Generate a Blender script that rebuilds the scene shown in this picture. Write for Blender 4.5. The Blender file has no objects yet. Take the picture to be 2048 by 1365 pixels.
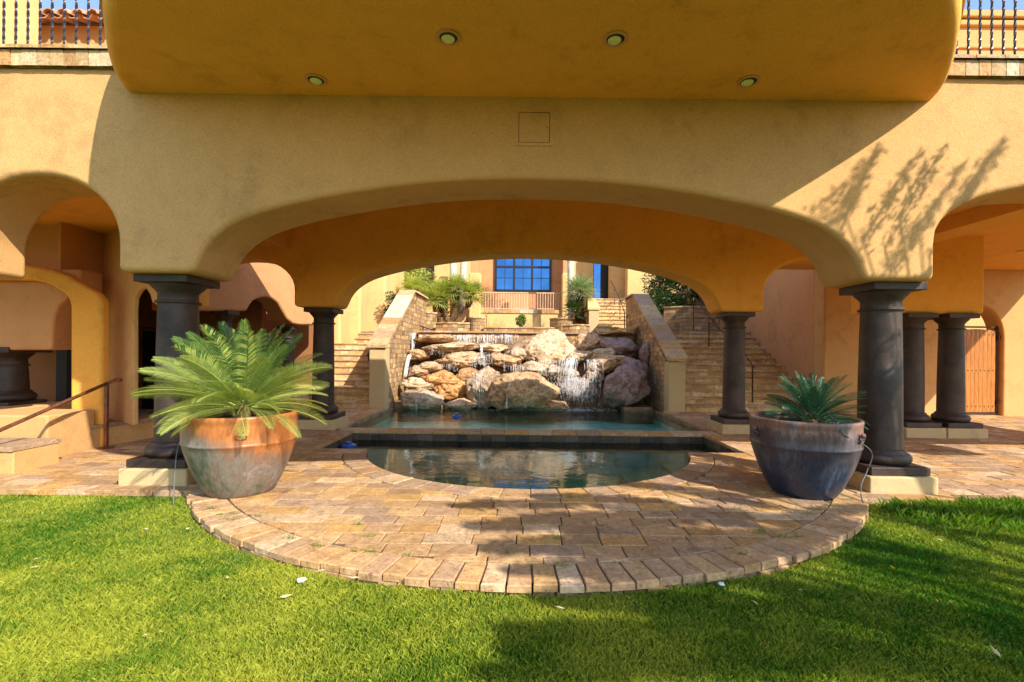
import bpy, bmesh, math, random
import numpy as np
from mathutils import Vector, Matrix, noise
R = math.radians
random.seed(7); rng = np.random.default_rng(11)
SC = bpy.context.scene
COL = SC.collection

# ------------------------------------------------------------------ camera
F = 960.0; CX, CY, TILT, EYE = 1044.0, 707.0, 0.0108, 1.42
cd = bpy.data.cameras.new('camera'); cam = bpy.data.objects.new('camera', cd); COL.objects.link(cam)
cd.sensor_width = 36; cd.lens = F/2048*36
cd.shift_x = -(CX-1024)/2048; cd.shift_y = (CY-682.5)/2048
cd.clip_start = 0.05; cd.clip_end = 2000
cam.location = (0, 0, EYE)
cam.matrix_world = Matrix.Translation((0, 0, EYE)) @ Matrix.Rotation(R(90), 4, 'X') @ Matrix.Rotation(TILT, 4, 'Z')
SC.camera = cam

# ------------------------------------------------------------------ light
SUN_K, SUN_D = 0.95, 1.10                      # light travels along (-K, 1, -D)
dvec = Vector((-SUN_K, 1, -SUN_D)).normalized()
elev = math.asin(-dvec.z); az = math.atan2(-dvec.x, -dvec.y)   # azimuth of the sun from +Y, clockwise
w = bpy.data.worlds.new('World'); SC.world = w; w.use_nodes = True
nt = w.node_tree; bg = nt.nodes['Background']; sky = nt.nodes.new('ShaderNodeTexSky')
sky.sky_type = 'NISHITA'; sky.sun_disc = False; sky.sun_elevation = elev; sky.sun_rotation = az
sky.air_density = 1.3; sky.dust_density = 0.6; sky.ozone_density = 2.0
nt.links.new(sky.outputs[0], bg.inputs[0]); bg.inputs[1].default_value = 0.15
sl = bpy.data.lights.new('sun', 'SUN'); sl.energy = 4.3; sl.angle = R(0.53); sl.color = (1, .93, .80)
so = bpy.data.objects.new('sun', sl); COL.objects.link(so)
so.rotation_euler = dvec.to_track_quat('-Z', 'Y').to_euler(); so.location = (8, -8, 12)
SC.view_settings.view_transform = 'Standard'; SC.view_settings.look = 'None'
SC.view_settings.exposure = 0.84; SC.view_settings.gamma = 1
SC.cycles.use_denoising = True; SC.cycles.max_bounces = 8; SC.cycles.diffuse_bounces = 5
SC.cycles.transparent_max_bounces = 16; SC.cycles.caustics_reflective = False; SC.cycles.caustics_refractive = False
SC.cycles.sample_clamp_indirect = 8

# ------------------------------------------------------------------ pixel -> place helpers
ca, sa = math.cos(TILT), math.sin(TILT)
def uv(px, py):
    dx, dy = px-CX, py-CY
    return (dx*ca+dy*sa)/F, (-dx*sa+dy*ca)/F
def P(px, py, Y):
    u, v = uv(px, py); return Vector((u*Y, Y, EYE-v*Y))
def G(px, py, Z=0.0):
    u, v = uv(px, py); Y = (EYE-Z)/v; return Vector((u*Y, Y, Z))
def onplane(px, py, A, B):
    """pixel ray meets the vertical plane through plan points A,B: distance along AB and height"""
    u, v = uv(px, py)
    ax, ay = A; bx, by = B; L = math.hypot(bx-ax, by-ay); ex, ey = (bx-ax)/L, (by-ay)/L
    # u*Y = ax+ex*s ; Y = ay+ey*s
    s = (ax-u*ay)/(u*ey-ex); Y = ay+ey*s
    return s, EYE-v*Y

# ------------------------------------------------------------------ materials
MATS = {}
def mat(name):
    m = bpy.data.materials.new(name); m.use_nodes = True; MATS[name] = m
    return m, m.node_tree, m.node_tree.nodes['Principled BSDF']
def N(nt, t, **kw):
    n = nt.nodes.new('ShaderNode'+t)
    for k, v in kw.items():
        if k in n.inputs: n.inputs[k].default_value = v
        else: setattr(n, k, v)
    return n
def noise_n(nt, co, scale, detail=6, rough=.6, dist=0):
    n = N(nt, 'TexNoise'); n.inputs['Scale'].default_value = scale; n.inputs['Detail'].default_value = detail
    n.inputs['Roughness'].default_value = rough; n.inputs['Distortion'].default_value = dist
    nt.links.new(co, n.inputs['Vector']); return n.outputs['Fac']
def ramp(nt, fac, stops):
    r = N(nt, 'ValToRGB'); e = r.color_ramp.elements
    while len(e) < len(stops): e.new(.5)
    for i, (p, c) in enumerate(stops):
        e[i].position = p; e[i].color = (*c, 1) if len(c) == 3 else c
    nt.links.new(fac, r.inputs[0]); return r.outputs[0]
def mix(nt, fac, a, b, mode='MIX'):
    m = N(nt, 'Mix', data_type='RGBA', blend_type=mode)
    for inp, val in ((m.inputs[0], fac), (m.inputs[6], a), (m.inputs[7], b)):
        if isinstance(val, (int, float)): inp.default_value = val
        elif isinstance(val, tuple): inp.default_value = (*val, 1)
        else: nt.links.new(val, inp)
    return m.outputs[2]
def math_n(nt, op, a, b=None):
    m = N(nt, 'Math', operation=op)
    for i, val in enumerate((a, b)):
        if val is None: continue
        if isinstance(val, (int, float)): m.inputs[i].default_value = val
        else: nt.links.new(val, m.inputs[i])
    return m.outputs[0]
def bump(nt, b, h, strength=.3, dist=.01, prev=None):
    n = N(nt, 'Bump'); n.inputs['Strength'].default_value = strength; n.inputs['Distance'].default_value = dist
    nt.links.new(h, n.inputs['Height'])
    if prev is not None: nt.links.new(prev, n.inputs['Normal'])
    if b is not None: nt.links.new(n.outputs[0], b.inputs['Normal'])
    return n.outputs[0]
def coords(nt): return N(nt, 'NewGeometry').outputs['Position']
def setc(nt, b, col): nt.links.new(col, b.inputs['Base Color'])

def stucco(name, c, blotch=.12, grain=1.0):
    m, nt, b = mat(name); co = coords(nt)
    dark = tuple(x*(1-blotch*2.0) for x in c); lite = tuple(min(1, x*(1+blotch*.6)) for x in c)
    n1 = noise_n(nt, co, 1.3, 5, .65, .6); n2 = noise_n(nt, co, 6, 4, .6); n3 = noise_n(nt, co, 70, 3, .7)
    f = math_n(nt, 'ADD', math_n(nt, 'MULTIPLY', n1, .55), math_n(nt, 'MULTIPLY', n2, .30))
    f = math_n(nt, 'ADD', f, math_n(nt, 'MULTIPLY', n3, .15))
    sand = ramp(nt, noise_n(nt, co, 130, 3, .85), [(.33, (.66, .62, .56)), (.48, (1, 1, 1)), (.66, (1.16, 1.16, 1.16))])
    setc(nt, b, mix(nt, 1.0, ramp(nt, f, [(.34, dark), (.47, c), (.62, lite)]), sand, 'MULTIPLY')); b.inputs['Roughness'].default_value = .92
    b.inputs['Specular IOR Level'].default_value = .2
    n = bump(nt, None, noise_n(nt, co, 160, 2, .8), .55*grain, .004)
    n = bump(nt, None, noise_n(nt, co, 45, 3, .6), .45*grain, .008, n)
    bump(nt, b, noise_n(nt, co, 2.2, 3, .5), .35, .04, n); return m
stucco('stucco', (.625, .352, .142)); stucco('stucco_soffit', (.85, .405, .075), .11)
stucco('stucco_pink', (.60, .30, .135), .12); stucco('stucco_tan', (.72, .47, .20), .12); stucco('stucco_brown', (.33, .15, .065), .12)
stucco('stucco_base', (.56, .41, .22), .12)

def stone_attr(name, sat=1.0, bumpk=1.0, pit=.5):
    m, nt, b = mat(name); co = coords(nt)
    a = N(nt, 'VertexColor', layer_name='Col').outputs[0]
    n1 = noise_n(nt, co, 7, 6, .7, 1.2); n2 = noise_n(nt, co, 35, 5, .7)
    c = mix(nt, 1.0, a, ramp(nt, n1, [(.30, (.62, .50, .38)), (.45, (.95, .88, .8)), (.55, (1.08, 1.0, .92)), (.70, (1.5, 1.45, 1.4))]), 'MULTIPLY')
    c = mix(nt, 1.0, c, ramp(nt, n2, [(.32, (.42, .34, .28)), (.43, (.92, .9, .88)), (.52, (1, 1, 1)), (.7, (1.18, 1.15, 1.12))]), 'MULTIPLY')
    setc(nt, b, c); b.inputs['Roughness'].default_value = .78
    n = bump(nt, None, n2, .6*bumpk, .006); n = bump(nt, None, noise_n(nt, co, 120, 3, .7), .4*bumpk, .003, n)
    bump(nt, b, n1, .5*bumpk, .012, n); return m
stone_attr('paver', 1, 1.6); stone_attr('travertine', 1, 1.2)

def masonry(name, scale, cols, mortar, axis='X', msize=.02, bw=.5, rh=.25, squash=1.0):
    m, nt, b = mat(name); co = coords(nt)
    sep = N(nt, 'SeparateXYZ'); nt.links.new(co, sep.inputs[0])
    cmb = N(nt, 'CombineXYZ')
    if axis == 'X': nt.links.new(sep.outputs['X'], cmb.inputs[0])
    elif axis == 'Y': nt.links.new(sep.outputs['Y'], cmb.inputs[0])
    else: nt.links.new(math_n(nt, 'ADD', sep.outputs['X'], sep.outputs['Y']), cmb.inputs[0])
    nt.links.new(sep.outputs['Z'], cmb.inputs[1])
    # uneven courses: bend the lookup with noise
    nz = N(nt, 'TexNoise'); nz.inputs['Scale'].default_value = 3.2; nz.inputs['Detail'].default_value = 2; nt.links.new(co, nz.inputs['Vector'])
    vm = N(nt, 'VectorMath', operation='MULTIPLY_ADD'); nt.links.new(nz.outputs['Color'], vm.inputs[0]); vm.inputs[1].default_value = (.10, .10, 0); nt.links.new(cmb.outputs[0], vm.inputs[2])
    br = N(nt, 'TexBrick'); nt.links.new(vm.outputs[0], br.inputs['Vector'])
    br.inputs['Scale'].default_value = scale; br.inputs['Mortar Size'].default_value = msize; br.inputs['Mortar Smooth'].default_value = .3
    br.inputs['Brick Width'].default_value = bw; br.inputs['Row Height'].default_value = rh; br.squash = squash; br.squash_frequency = 3
    br.inputs['Color1'].default_value = (0, 0, 0, 1); br.inputs['Color2'].default_value = (1, 1, 1, 1); br.inputs['Mortar'].default_value = (.5, .5, .5, 1)
    c = ramp(nt, br.outputs['Color'], [(i/(len(cols)-1), x) for i, x in enumerate(cols)])
    n1 = noise_n(nt, co, 9, 6, .7, 1.0)
    c = mix(nt, 1.0, c, ramp(nt, n1, [(.3, (.6, .55, .5)), (.5, (1, 1, 1)), (.7, (1.35, 1.3, 1.2))]), 'MULTIPLY')
    c = mix(nt, br.outputs['Fac'], c, mortar); setc(nt, b, c); b.inputs['Roughness'].default_value = .85
    inv = math_n(nt, 'SUBTRACT', 1, br.outputs['Fac'])
    n = bump(nt, None, math_n(nt, 'ADD', inv, math_n(nt, 'MULTIPLY', n1, .8)), .9, .025)
    bump(nt, b, noise_n(nt, co, 60, 4, .7), .4, .005, n); return m
masonry('stone_wall', 2.3, [(.20, .12, .055), (.55, .33, .12), (.33, .20, .10), (.62, .42, .20), (.40, .22, .09), (.28, .20, .13)], (.20, .15, .10), 'XY', .018, .55, .30, .7)
masonry('brick_tile', 6.0, [(.30, .17, .09), (.48, .29, .15), (.22, .13, .08), (.42, .27, .16)], (.30, .24, .18), 'XY', .02, 1.0, .42)
masonry('riser_brick', 4.0, [(.60, .36, .14), (.76, .50, .22), (.52, .31, .13), (.84, .62, .34)], (.40, .30, .2), 'XY', .015, .9, .66)
masonry('dark_tile', 5.0, [(.055, .045, .035), (.12, .09, .06), (.035, .03, .026), (.16, .13, .10)], (.20, .18, .15), 'XY', .02, 1.1, .6)

m, nt, b = mat('cantera'); co = coords(nt)
n1 = noise_n(nt, co, 3, 5, .6); n2 = noise_n(nt, co, 55, 4, .75)
vor = N(nt, 'TexVoronoi'); vor.inputs['Scale'].default_value = 42; nt.links.new(co, vor.inputs['Vector'])
pit = ramp(nt, vor.outputs['Distance'], [(.05, (0, 0, 0)), (.16, (1, 1, 1))])
c = mix(nt, 1.0, ramp(nt, n1, [(.35, (.022, .012, .009)), (.65, (.065, .038, .028))]), ramp(nt, n2, [(.3, (.6, .58, .56)), (.65, (1.35, 1.3, 1.3))]), 'MULTIPLY')
setc(nt, b, mix(nt, .55, c, mix(nt, 1.0, c, pit, 'MULTIPLY'))); b.inputs['Roughness'].default_value = .58
bump(nt, b, pit, .5, .004, bump(nt, None, n2, .5, .004))

m, nt, b = mat('boulder'); co = coords(nt)
n1 = noise_n(nt, co, 1.4, 6, .65, .5); n2 = noise_n(nt, co, 9, 7, .75, .8); n3 = noise_n(nt, co, 60, 4, .8)
oi = N(nt, 'ObjectInfo').outputs['Color']
c = mix(nt, 1.0, oi, ramp(nt, n1, [(.32, (.62, .48, .36)), (.46, (1, .92, .82)), (.58, (1.15, 1.12, 1.08)), (.72, (1.0, .66, .40))]), 'MULTIPLY')
c = mix(nt, 1.0, c, ramp(nt, n2, [(.36, (.24, .20, .17)), (.45, (.80, .76, .72)), (.54, (1, 1, 1)), (.66, (1.25, 1.22, 1.18))]), 'MULTIPLY')
c = mix(nt, 1.0, c, ramp(nt, n3, [(.3, (.75, .73, .72)), (.6, (1.1, 1.1, 1.1))]), 'MULTIPLY')
setc(nt, b, c); b.inputs['Roughness'].default_value = .6; b.inputs['Specular IOR Level'].default_value = .5
bump(nt, b, n1, .4, .08, bump(nt, None, n2, .9, .05, bump(nt, None, n3, .5, .008)))

def water(name, scale, strength, tint):
    m, nt, b = mat(name); nt.nodes.remove(b); out = nt.nodes['Material Output']; co = coords(nt)
    mp = N(nt, 'Mapping'); mp.inputs['Scale'].default_value = (1, 1.7, 1); nt.links.new(co, mp.inputs[0])
    h = noise_n(nt, mp.outputs[0], scale, 3, .55, .4); h2 = noise_n(nt, mp.outputs[0], scale*3.1, 2, .5)
    n = bump(nt, None, h, strength, .05); n = bump(nt, None, h2, strength*.7, .012, n)
    g = N(nt, 'BsdfGlossy'); g.inputs['Roughness'].default_value = .02; nt.links.new(n, g.inputs['Normal']); g.inputs['Color'].default_value = (1, 1, 1, 1)
    t = N(nt, 'BsdfTransparent'); t.inputs['Color'].default_value = (*tint, 1)
    fr = N(nt, 'Fresnel'); fr.inputs['IOR'].default_value = 1.31; nt.links.new(n, fr.inputs['Normal'])
    mx = N(nt, 'MixShader'); nt.links.new(fr.outputs[0], mx.inputs[0]); nt.links.new(t.outputs[0], mx.inputs[1]); nt.links.new(g.outputs[0], mx.inputs[2])
    nt.links.new(mx.outputs[0], out.inputs['Surface'])
water('spa_water', 2.2, .08, (.66, .97, .88)); water('pool_water', 3.6, .30, (.74, .98, .88))

def simple(name, c, rough=.6, metal=0, var=.25, vscale=8, b1=.2, bd=.004, bs=60, spec=.5):
    m, nt, b = mat(name); co = coords(nt)
    n1 = noise_n(nt, co, vscale, 5, .65)
    setc(nt, b, ramp(nt, n1, [(.3, tuple(x*(1-var) for x in c)), (.7, tuple(min(1, x*(1+var)) for x in c))]))
    b.inputs['Roughness'].default_value = rough; b.inputs['Metallic'].default_value = metal; b.inputs['Specular IOR Level'].default_value = spec
    if b1: bump(nt, b, noise_n(nt, co, bs, 3, .7), b1, bd)
    return m, nt, b
simple('iron', (.075, .035, .022), .55, .6, .5, 20); simple('iron_dark', (.06, .05, .055), .4, .7, .4, 25); simple('iron_tan', (.66, .45, .30), .6, 0)
simple('rust_rail', (.20, .075, .04), .5, .5, .5, 14); simple('black', (.008, .007, .008), .5, 0, .3)
simple('window_frame', (.012, .012, .02), .4); simple('soil', (.05, .03, .02), .95, 0, .5, 30, .8, .02)
simple('roof_tile', (.55, .28, .14), .8, 0, .35, 6, .4); simple('plaster_white', (.72, .66, .55), .8); simple('blue_plastic', (.015, .09, .42), .35, 0, .1)
simple('hose', (.10, .10, .095), .5); simple('grout', (.12, .075, .045), .95, 0, .4, 12, .6, .01); simple('earth', (.16, .11, .06), 1, 0, .4, 1, 0)
simple('basin', (.30, .90, .68), .6, 0, .4, 2.2, 0); simple('bench_tile', (.48, .95, .75), .6, 0, .35, 10, 0); simple('lawn_soil', (.085, .13, .018), 1, 0, .4, 3, .6, .02)
simple('lamp_glass', (.80, .80, .45), .35, 0, .03, 3, 0); simple('brass', (.45, .28, .12), .4, .8); simple('bark', (.20, .13, .08), .9, 0, .5, 12, .8, .02, 30)
simple('bark_white', (.62, .56, .48), .85, 0, .35, 5, .6, .02, 20); simple('palm_fibre', (.17, .09, .035), .95, 0, .6, 25, .9, .02, 40)
simple('litter', (.62, .66, .66), .4, 0, .2); simple('dry_leaf', (.50, .42, .22), .8, 0, .3, 30); simple('dry_brush', (.42, .30, .14), .9, 0, .3, 30)
simple('glass', (.05, .15, .38), .05, 1.0, .25, .8, .15, .01, 2.0)  # window glass: blue of the reflected sky put into its base colour

def leaf(name, c1, c2, trans=.35, rough=.5):
    m, nt, b = mat(name); out = nt.nodes['Material Output']
    a = N(nt, 'VertexColor', layer_name='Col').outputs[0]
    c = mix(nt, a, c1, c2); setc(nt, b, c); b.inputs['Roughness'].default_value = rough
    t = N(nt, 'BsdfTranslucent'); nt.links.new(mix(nt, 1.0, c, (1.2, 1.25, .55), 'MULTIPLY'), t.inputs[0])
    mx = N(nt, 'MixShader'); mx.inputs[0].default_value = trans
    nt.links.new(b.outputs[0], mx.inputs[1]); nt.links.new(t.outputs[0], mx.inputs[2]); nt.links.new(mx.outputs[0], out.inputs['Surface'])
leaf('sago_bright', (.035, .15, .035), (.62, .66, .18), .34, .3); leaf('sago_dark', (.012, .06, .042), (.07, .17, .075), .15, .33)
leaf('fan_leaf', (.14, .20, .03), (.60, .62, .16)); leaf('fan_leaf_grey', (.12, .19, .09), (.52, .60, .34)); leaf('tree_leaf', (.02, .055, .012), (.09, .15, .03))
leaf('shrub_leaf', (.06, .14, .02), (.25, .38, .05)); leaf('grass_blade', (.045, .17, .004), (.52, .52, .06), .38, .5)

m, nt, b = mat('wood_gate'); co = coords(nt); mp = N(nt, 'Mapping'); mp.inputs['Scale'].default_value = (9, 9, .8); nt.links.new(co, mp.inputs[0])
n1 = noise_n(nt, mp.outputs[0], 3, 8, .7, 1.2); setc(nt, b, ramp(nt, n1, [(.3, (.25, .075, .012)), (.5, (.46, .165, .022)), (.7, (.58, .25, .045))])); b.inputs['Roughness'].default_value = .5
bump(nt, b, n1, .3, .004)

# glazed pots: weathered bare terracotta above, blue grey glaze below
m, nt, b = mat('pot_grey'); co = N(nt, 'TexCoord').outputs['Object']
sep = N(nt, 'SeparateXYZ'); nt.links.new(co, sep.inputs[0])
mp = N(nt, 'Mapping'); mp.inputs['Scale'].default_value = (1, 1, .35); nt.links.new(co, mp.inputs[0])
n1 = noise_n(nt, mp.outputs[0], 4.2, 6, .7, .8); n2 = noise_n(nt, mp.outputs[0], 30, 5, .7)
hf = math_n(nt, 'ADD', math_n(nt, 'MULTIPLY', sep.outputs['Z'], 2.0), math_n(nt, 'ADD', math_n(nt, 'MULTIPLY', n1, .7), math_n(nt, 'MULTIPLY', sep.outputs['X'], .75)))
hf = math_n(nt, 'MULTIPLY', hf, .5); c = ramp(nt, hf, [(.15, (.05, .055, .035)), (.30, (.12, .11, .085)), (.62, (.15, .135, .12)), (.74, (.24, .125, .075)), (.82, (.40, .14, .04))])
c2 = ramp(nt, n1, [(.36, (.05, .09, .05)), (.48, (.24, .21, .17)), (.58, (.22, .13, .09)), (.68, (.40, .38, .36))])
c = mix(nt, ramp(nt, hf, [(.60, (.5, .5, .5)), (.76, (0, 0, 0))]), c, c2)
c = mix(nt, 1.0, c, ramp(nt, n2, [(.3, (.72, .7, .68)), (.6, (1.15, 1.15, 1.15))]), 'MULTIPLY')
setc(nt, b, c); b.inputs['Roughness'].default_value = .38; bump(nt, b, n2, .25, .004)
m, nt, b = mat('pot_blue'); co = N(nt, 'TexCoord').outputs['Object']
sep = N(nt, 'SeparateXYZ'); nt.links.new(co, sep.inputs[0])
mp = N(nt, 'Mapping'); mp.inputs['Scale'].default_value = (1, 1, .25); nt.links.new(co, mp.inputs[0])
n1 = noise_n(nt, mp.outputs[0], 5, 6, .7, .6); n2 = noise_n(nt, mp.outputs[0], 34, 5, .75)
hf = math_n(nt, 'ADD', math_n(nt, 'MULTIPLY', sep.outputs['Z'], 1.1), math_n(nt, 'MULTIPLY', n1, .5))
c = ramp(nt, hf, [(.28, (.010, .022, .050)), (.55, (.026, .036, .066)), (.85, (.060, .042, .050)), (1.12, (.115, .068, .064)), (1.3, (.20, .11, .085))])
c = mix(nt, ramp(nt, n1, [(.52, (0, 0, 0)), (.68, (.55, .55, .55))]), c, (.10, .14, .20))
c = mix(nt, 1.0, c, ramp(nt, n2, [(.3, (.6, .6, .6)), (.6, (1.25, 1.25, 1.25))]), 'MULTIPLY')
setc(nt, b, c); b.inputs['Roughness'].default_value = .33; bump(nt, b, n2, .25, .004)

m, nt, b = mat('falling_water'); nt.nodes.remove(b); out = nt.nodes['Material Output']
d = N(nt, 'BsdfDiffuse'); d.inputs[0].default_value = (.85, .88, .9, 1); tl = N(nt, 'BsdfTranslucent'); tl.inputs[0].default_value = (.85, .88, .9, 1)
t = N(nt, 'BsdfTransparent'); a1 = N(nt, 'MixShader'); a1.inputs[0].default_value = .5; nt.links.new(d.outputs[0], a1.inputs[1]); nt.links.new(tl.outputs[0], a1.inputs[2])
mx = N(nt, 'MixShader'); nt.links.new(ramp(nt, noise_n(nt, coords(nt), 26, 4, .7), [(.36, (.12, .12, .12)), (.56, (.95, .95, .95))]), mx.inputs[0])
nt.links.new(t.outputs[0], mx.inputs[1]); nt.links.new(a1.outputs[0], mx.inputs[2]); nt.links.new(mx.outputs[0], out.inputs['Surface'])

# ------------------------------------------------------------------ mesh helpers
ROOT = {}
def rootloc(o):
    while o is not None:
        if o.name in ROOT: return ROOT[o.name]
        o = o.parent
    return Vector((0, 0, 0))
class MB:
    def __init__(s): s.v = []; s.f = []; s.c = []; s.usec = False
    def add(s, vs, fs, c=None):
        o = len(s.v); s.v.extend([tuple(v) for v in vs]); s.f.extend([tuple(i+o for i in f) for f in fs])
        s.c.extend([c]*len(fs)); s.usec |= c is not None
    def box(s, x0, x1, y0, y1, z0, z1, c=None):
        v = [(x0,y0,z0),(x1,y0,z0),(x1,y1,z0),(x0,y1,z0),(x0,y0,z1),(x1,y0,z1),(x1,y1,z1),(x0,y1,z1)]
        s.add(v, [(3,2,1,0),(4,5,6,7),(0,1,5,4),(1,2,6,5),(2,3,7,6),(3,0,4,7)], c)
    def prism(s, poly, z0, z1, c=None):
        n = len(poly); v = [(x, y, z0) for x, y in poly]+[(x, y, z1) for x, y in poly]
        s.add(v, [tuple(range(n-1, -1, -1)), tuple(range(n, 2*n))]+[(i, (i+1) % n, n+(i+1) % n, n+i) for i in range(n)], c)
    def stone(s, poly, z0, z1, c, ch=.008):
        n = len(poly); cx = sum(p[0] for p in poly)/n; cy = sum(p[1] for p in poly)/n
        def ins(p):
            dx, dy = cx-p[0], cy-p[1]; l = math.hypot(dx, dy) or 1; return (p[0]+dx/l*ch*1.4, p[1]+dy/l*ch*1.4)
        v = [(x, y, z0) for x, y in poly]+[(x, y, z1-ch) for x, y in poly]+[(*ins(p), z1+random.uniform(-.0015, .0015)) for p in poly]
        s.add(v, [tuple(range(2*n, 3*n))]+[(i, (i+1) % n, n+(i+1) % n, n+i) for i in range(n)]+[(n+i, n+(i+1) % n, 2*n+(i+1) % n, 2*n+i) for i in range(n)], c)
    def lathe(s, prof, cx, cy, seg=40, c=None, cap=True, sq=None):
        n = len(prof); v = []
        for r, z in prof:
            for k in range(seg):
                a = 2*math.pi*k/seg; v.append((cx+r*math.cos(a), cy+r*math.sin(a), z))
        f = [(i*seg+k, i*seg+(k+1) % seg, (i+1)*seg+(k+1) % seg, (i+1)*seg+k) for i in range(n-1) for k in range(seg)]
        if cap: f += [tuple(range(seg-1, -1, -1)), tuple((n-1)*seg+k for k in range(seg))]
        s.add(v, f, c)
    def tube(s, pts, r, seg=8, c=None, r2=None, twist=0, cap=True):
        pts = [Vector(p) for p in pts]; n = len(pts); v = []; up = Vector((0, 0, 1))
        for i, p in enumerate(pts):
            t = (pts[min(i+1, n-1)]-pts[max(i-1, 0)]).normalized()
            a = up if abs(t.z) < .9 else Vector((1, 0, 0))
            x = t.cross(a).normalized(); y = t.cross(x)
            rr = r if r2 is None else r+(r2-r)*i/(n-1)
            for k in range(seg):
                an = 2*math.pi*k/seg+twist*i; v.append(p+x*math.cos(an)*rr+y*math.sin(an)*rr)
        f = [(i*seg+k, i*seg+(k+1) % seg, (i+1)*seg+(k+1) % seg, (i+1)*seg+k) for i in range(n-1) for k in range(seg)]
        if cap: f += [tuple(range(seg-1, -1, -1)), tuple((n-1)*seg+k for k in range(seg))]
        s.add(v, f, c)
    def build(s, name, m, parent=None, smooth=False, bev=0, seg=3, ang=40, label=None):
        L = rootloc(parent) if parent else Vector((0, 0, 0))
        me = bpy.data.meshes.new(name); me.from_pydata([(v[0]-L.x, v[1]-L.y, v[2]-L.z) for v in s.v], [], s.f); me.update()
        if s.usec:
            ca_ = me.color_attributes.new('Col', 'FLOAT_COLOR', 'CORNER'); arr = []
            for f, c in zip(s.f, s.c):
                c = c or (1, 1, 1); c = (c, c, c) if isinstance(c, float) else c
                arr.extend([*c, 1.0]*len(f))
            ca_.data.foreach_set('color', arr)
        bm = bmesh.new(); bm.from_mesh(me); bmesh.ops.recalc_face_normals(bm, faces=bm.faces)
        if smooth:
            for f in bm.faces: f.smooth = True
            for e in bm.edges:
                if len(e.link_faces) == 2 and e.calc_face_angle(0) > R(ang) and not bev: e.smooth = False
        bm.to_mesh(me); bm.free()
        me.materials.append(MATS[m]); o = bpy.data.objects.new(name, me); COL.objects.link(o)
        if parent: o.parent = parent
        if bev:
            b_ = o.modifiers.new('b', 'BEVEL'); b_.width = bev; b_.segments = seg; b_.limit_method = 'ANGLE'; b_.angle_limit = R(ang); b_.use_clamp_overlap = False; b_.miter_outer = 'MITER_SHARP'
            w_ = o.modifiers.new('w', 'WEIGHTED_NORMAL'); w_.keep_sharp = True; w_.weight = 100
            for p_ in me.polygons: p_.use_smooth = True
        if label: o['label'] = label
        return o
def thing(name, loc, label, cat, group=None):
    o = bpy.data.objects.new(name, None); COL.objects.link(o); o.location = loc; o.empty_display_size = .1
    ROOT[o.name] = Vector(loc); o['label'] = label; o['category'] = cat
    if group: o['group'] = group
    return o
def tag(o, label, cat, group=None):
    o['label'] = label; o['category'] = cat
    if group: o['group'] = group
    return o
def struct(o): o['kind'] = 'structure'; return o
def stuff(o, label=None, cat=None):
    o['kind'] = 'stuff'
    if label: o['label'] = label; o['category'] = cat
    return o
def wall(mb, A, B, outline, th, c=None):
    """outline: (s,z) points in the vertical plane A->B; thickness away from the camera"""
    L = math.hypot(B[0]-A[0], B[1]-A[1]); ex, ey = (B[0]-A[0])/L, (B[1]-A[1])/L
    nx, ny = -ey, ex
    if nx*A[0]+ny*A[1] < 0: nx, ny = -nx, -ny
    n = len(outline)
    v = [(A[0]+ex*s, A[1]+ey*s, z) for s, z in outline]+[(A[0]+ex*s+nx*th, A[1]+ey*s+ny*th, z) for s, z in outline]
    mb.add(v, [tuple(range(n)), tuple(range(2*n-1, n-1, -1))]+[(i, (i+1) % n, n+(i+1) % n, n+i) for i in range(n)], c)
def cat_smooth(pts, k=4):
    out = []
    for i in range(len(pts)-1):
        p0 = pts[max(i-1, 0)]; p1 = pts[i]; p2 = pts[i+1]; p3 = pts[min(i+2, len(pts)-1)]
        for j in range(k):
            t = j/k
            out.append(tuple(.5*((2*p1[d])+(-p0[d]+p2[d])*t+(2*p0[d]-5*p1[d]+4*p2[d]-p3[d])*t*t+(-p0[d]+3*p1[d]-3*p2[d]+p3[d])*t**3) for d in range(len(p1))))
    out.append(tuple(pts[-1])); return out
def arch_small(xl, xr, z0, z1, za, n=2.15, k=20):
    """points from left springing up over and down"""
    c = (xl+xr)/2; h = (xr-xl)/2; pts = [(xl, z0)]
    for i in range(k+1):
        a = math.pi-math.pi*i/k; ca_, sa_ = math.cos(a), math.sin(a)
        pts.append((c+h*math.copysign(abs(ca_)**(2/n), ca_), z1+(za-z1)*abs(sa_)**(2/n)))
    pts.append((xr, z0)); return pts
MAIN = [(0, 3.225), (.5, 3.215), (.95, 3.185), (1.4, 3.135), (1.85, 3.065), (2.4, 2.955), (2.72, 2.87), (2.95, 2.79), (3.12, 2.70), (3.27, 2.58), (3.37, 2.45), (3.44, 2.32), (3.47, 2.22)]
def arch_main(c=.06):
    h = cat_smooth(MAIN[:-2], 3)+[MAIN[-1]]; return [(c-x, z) for x, z in reversed(h)]+[(c+x, z) for x, z in h[1:]]

TRAV = [(.56, .39, .20), (.62, .44, .24), (.50, .30, .13), (.68, .52, .33), (.56, .33, .13), (.45, .30, .19), (.60, .42, .20), (.74, .62, .44)]
PAV = [(.50, .32, .165), (.54, .345, .17), (.44, .28, .15), (.59, .39, .20), (.53, .31, .12), (.45, .30, .19), (.57, .35, .13), (.43, .30, .20), (.62, .45, .28)]
def pick(pal, k=.1):
    c = random.choice(pal); s = .86*(1+random.uniform(-k, k)); return tuple(x*s for x in c)

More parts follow.
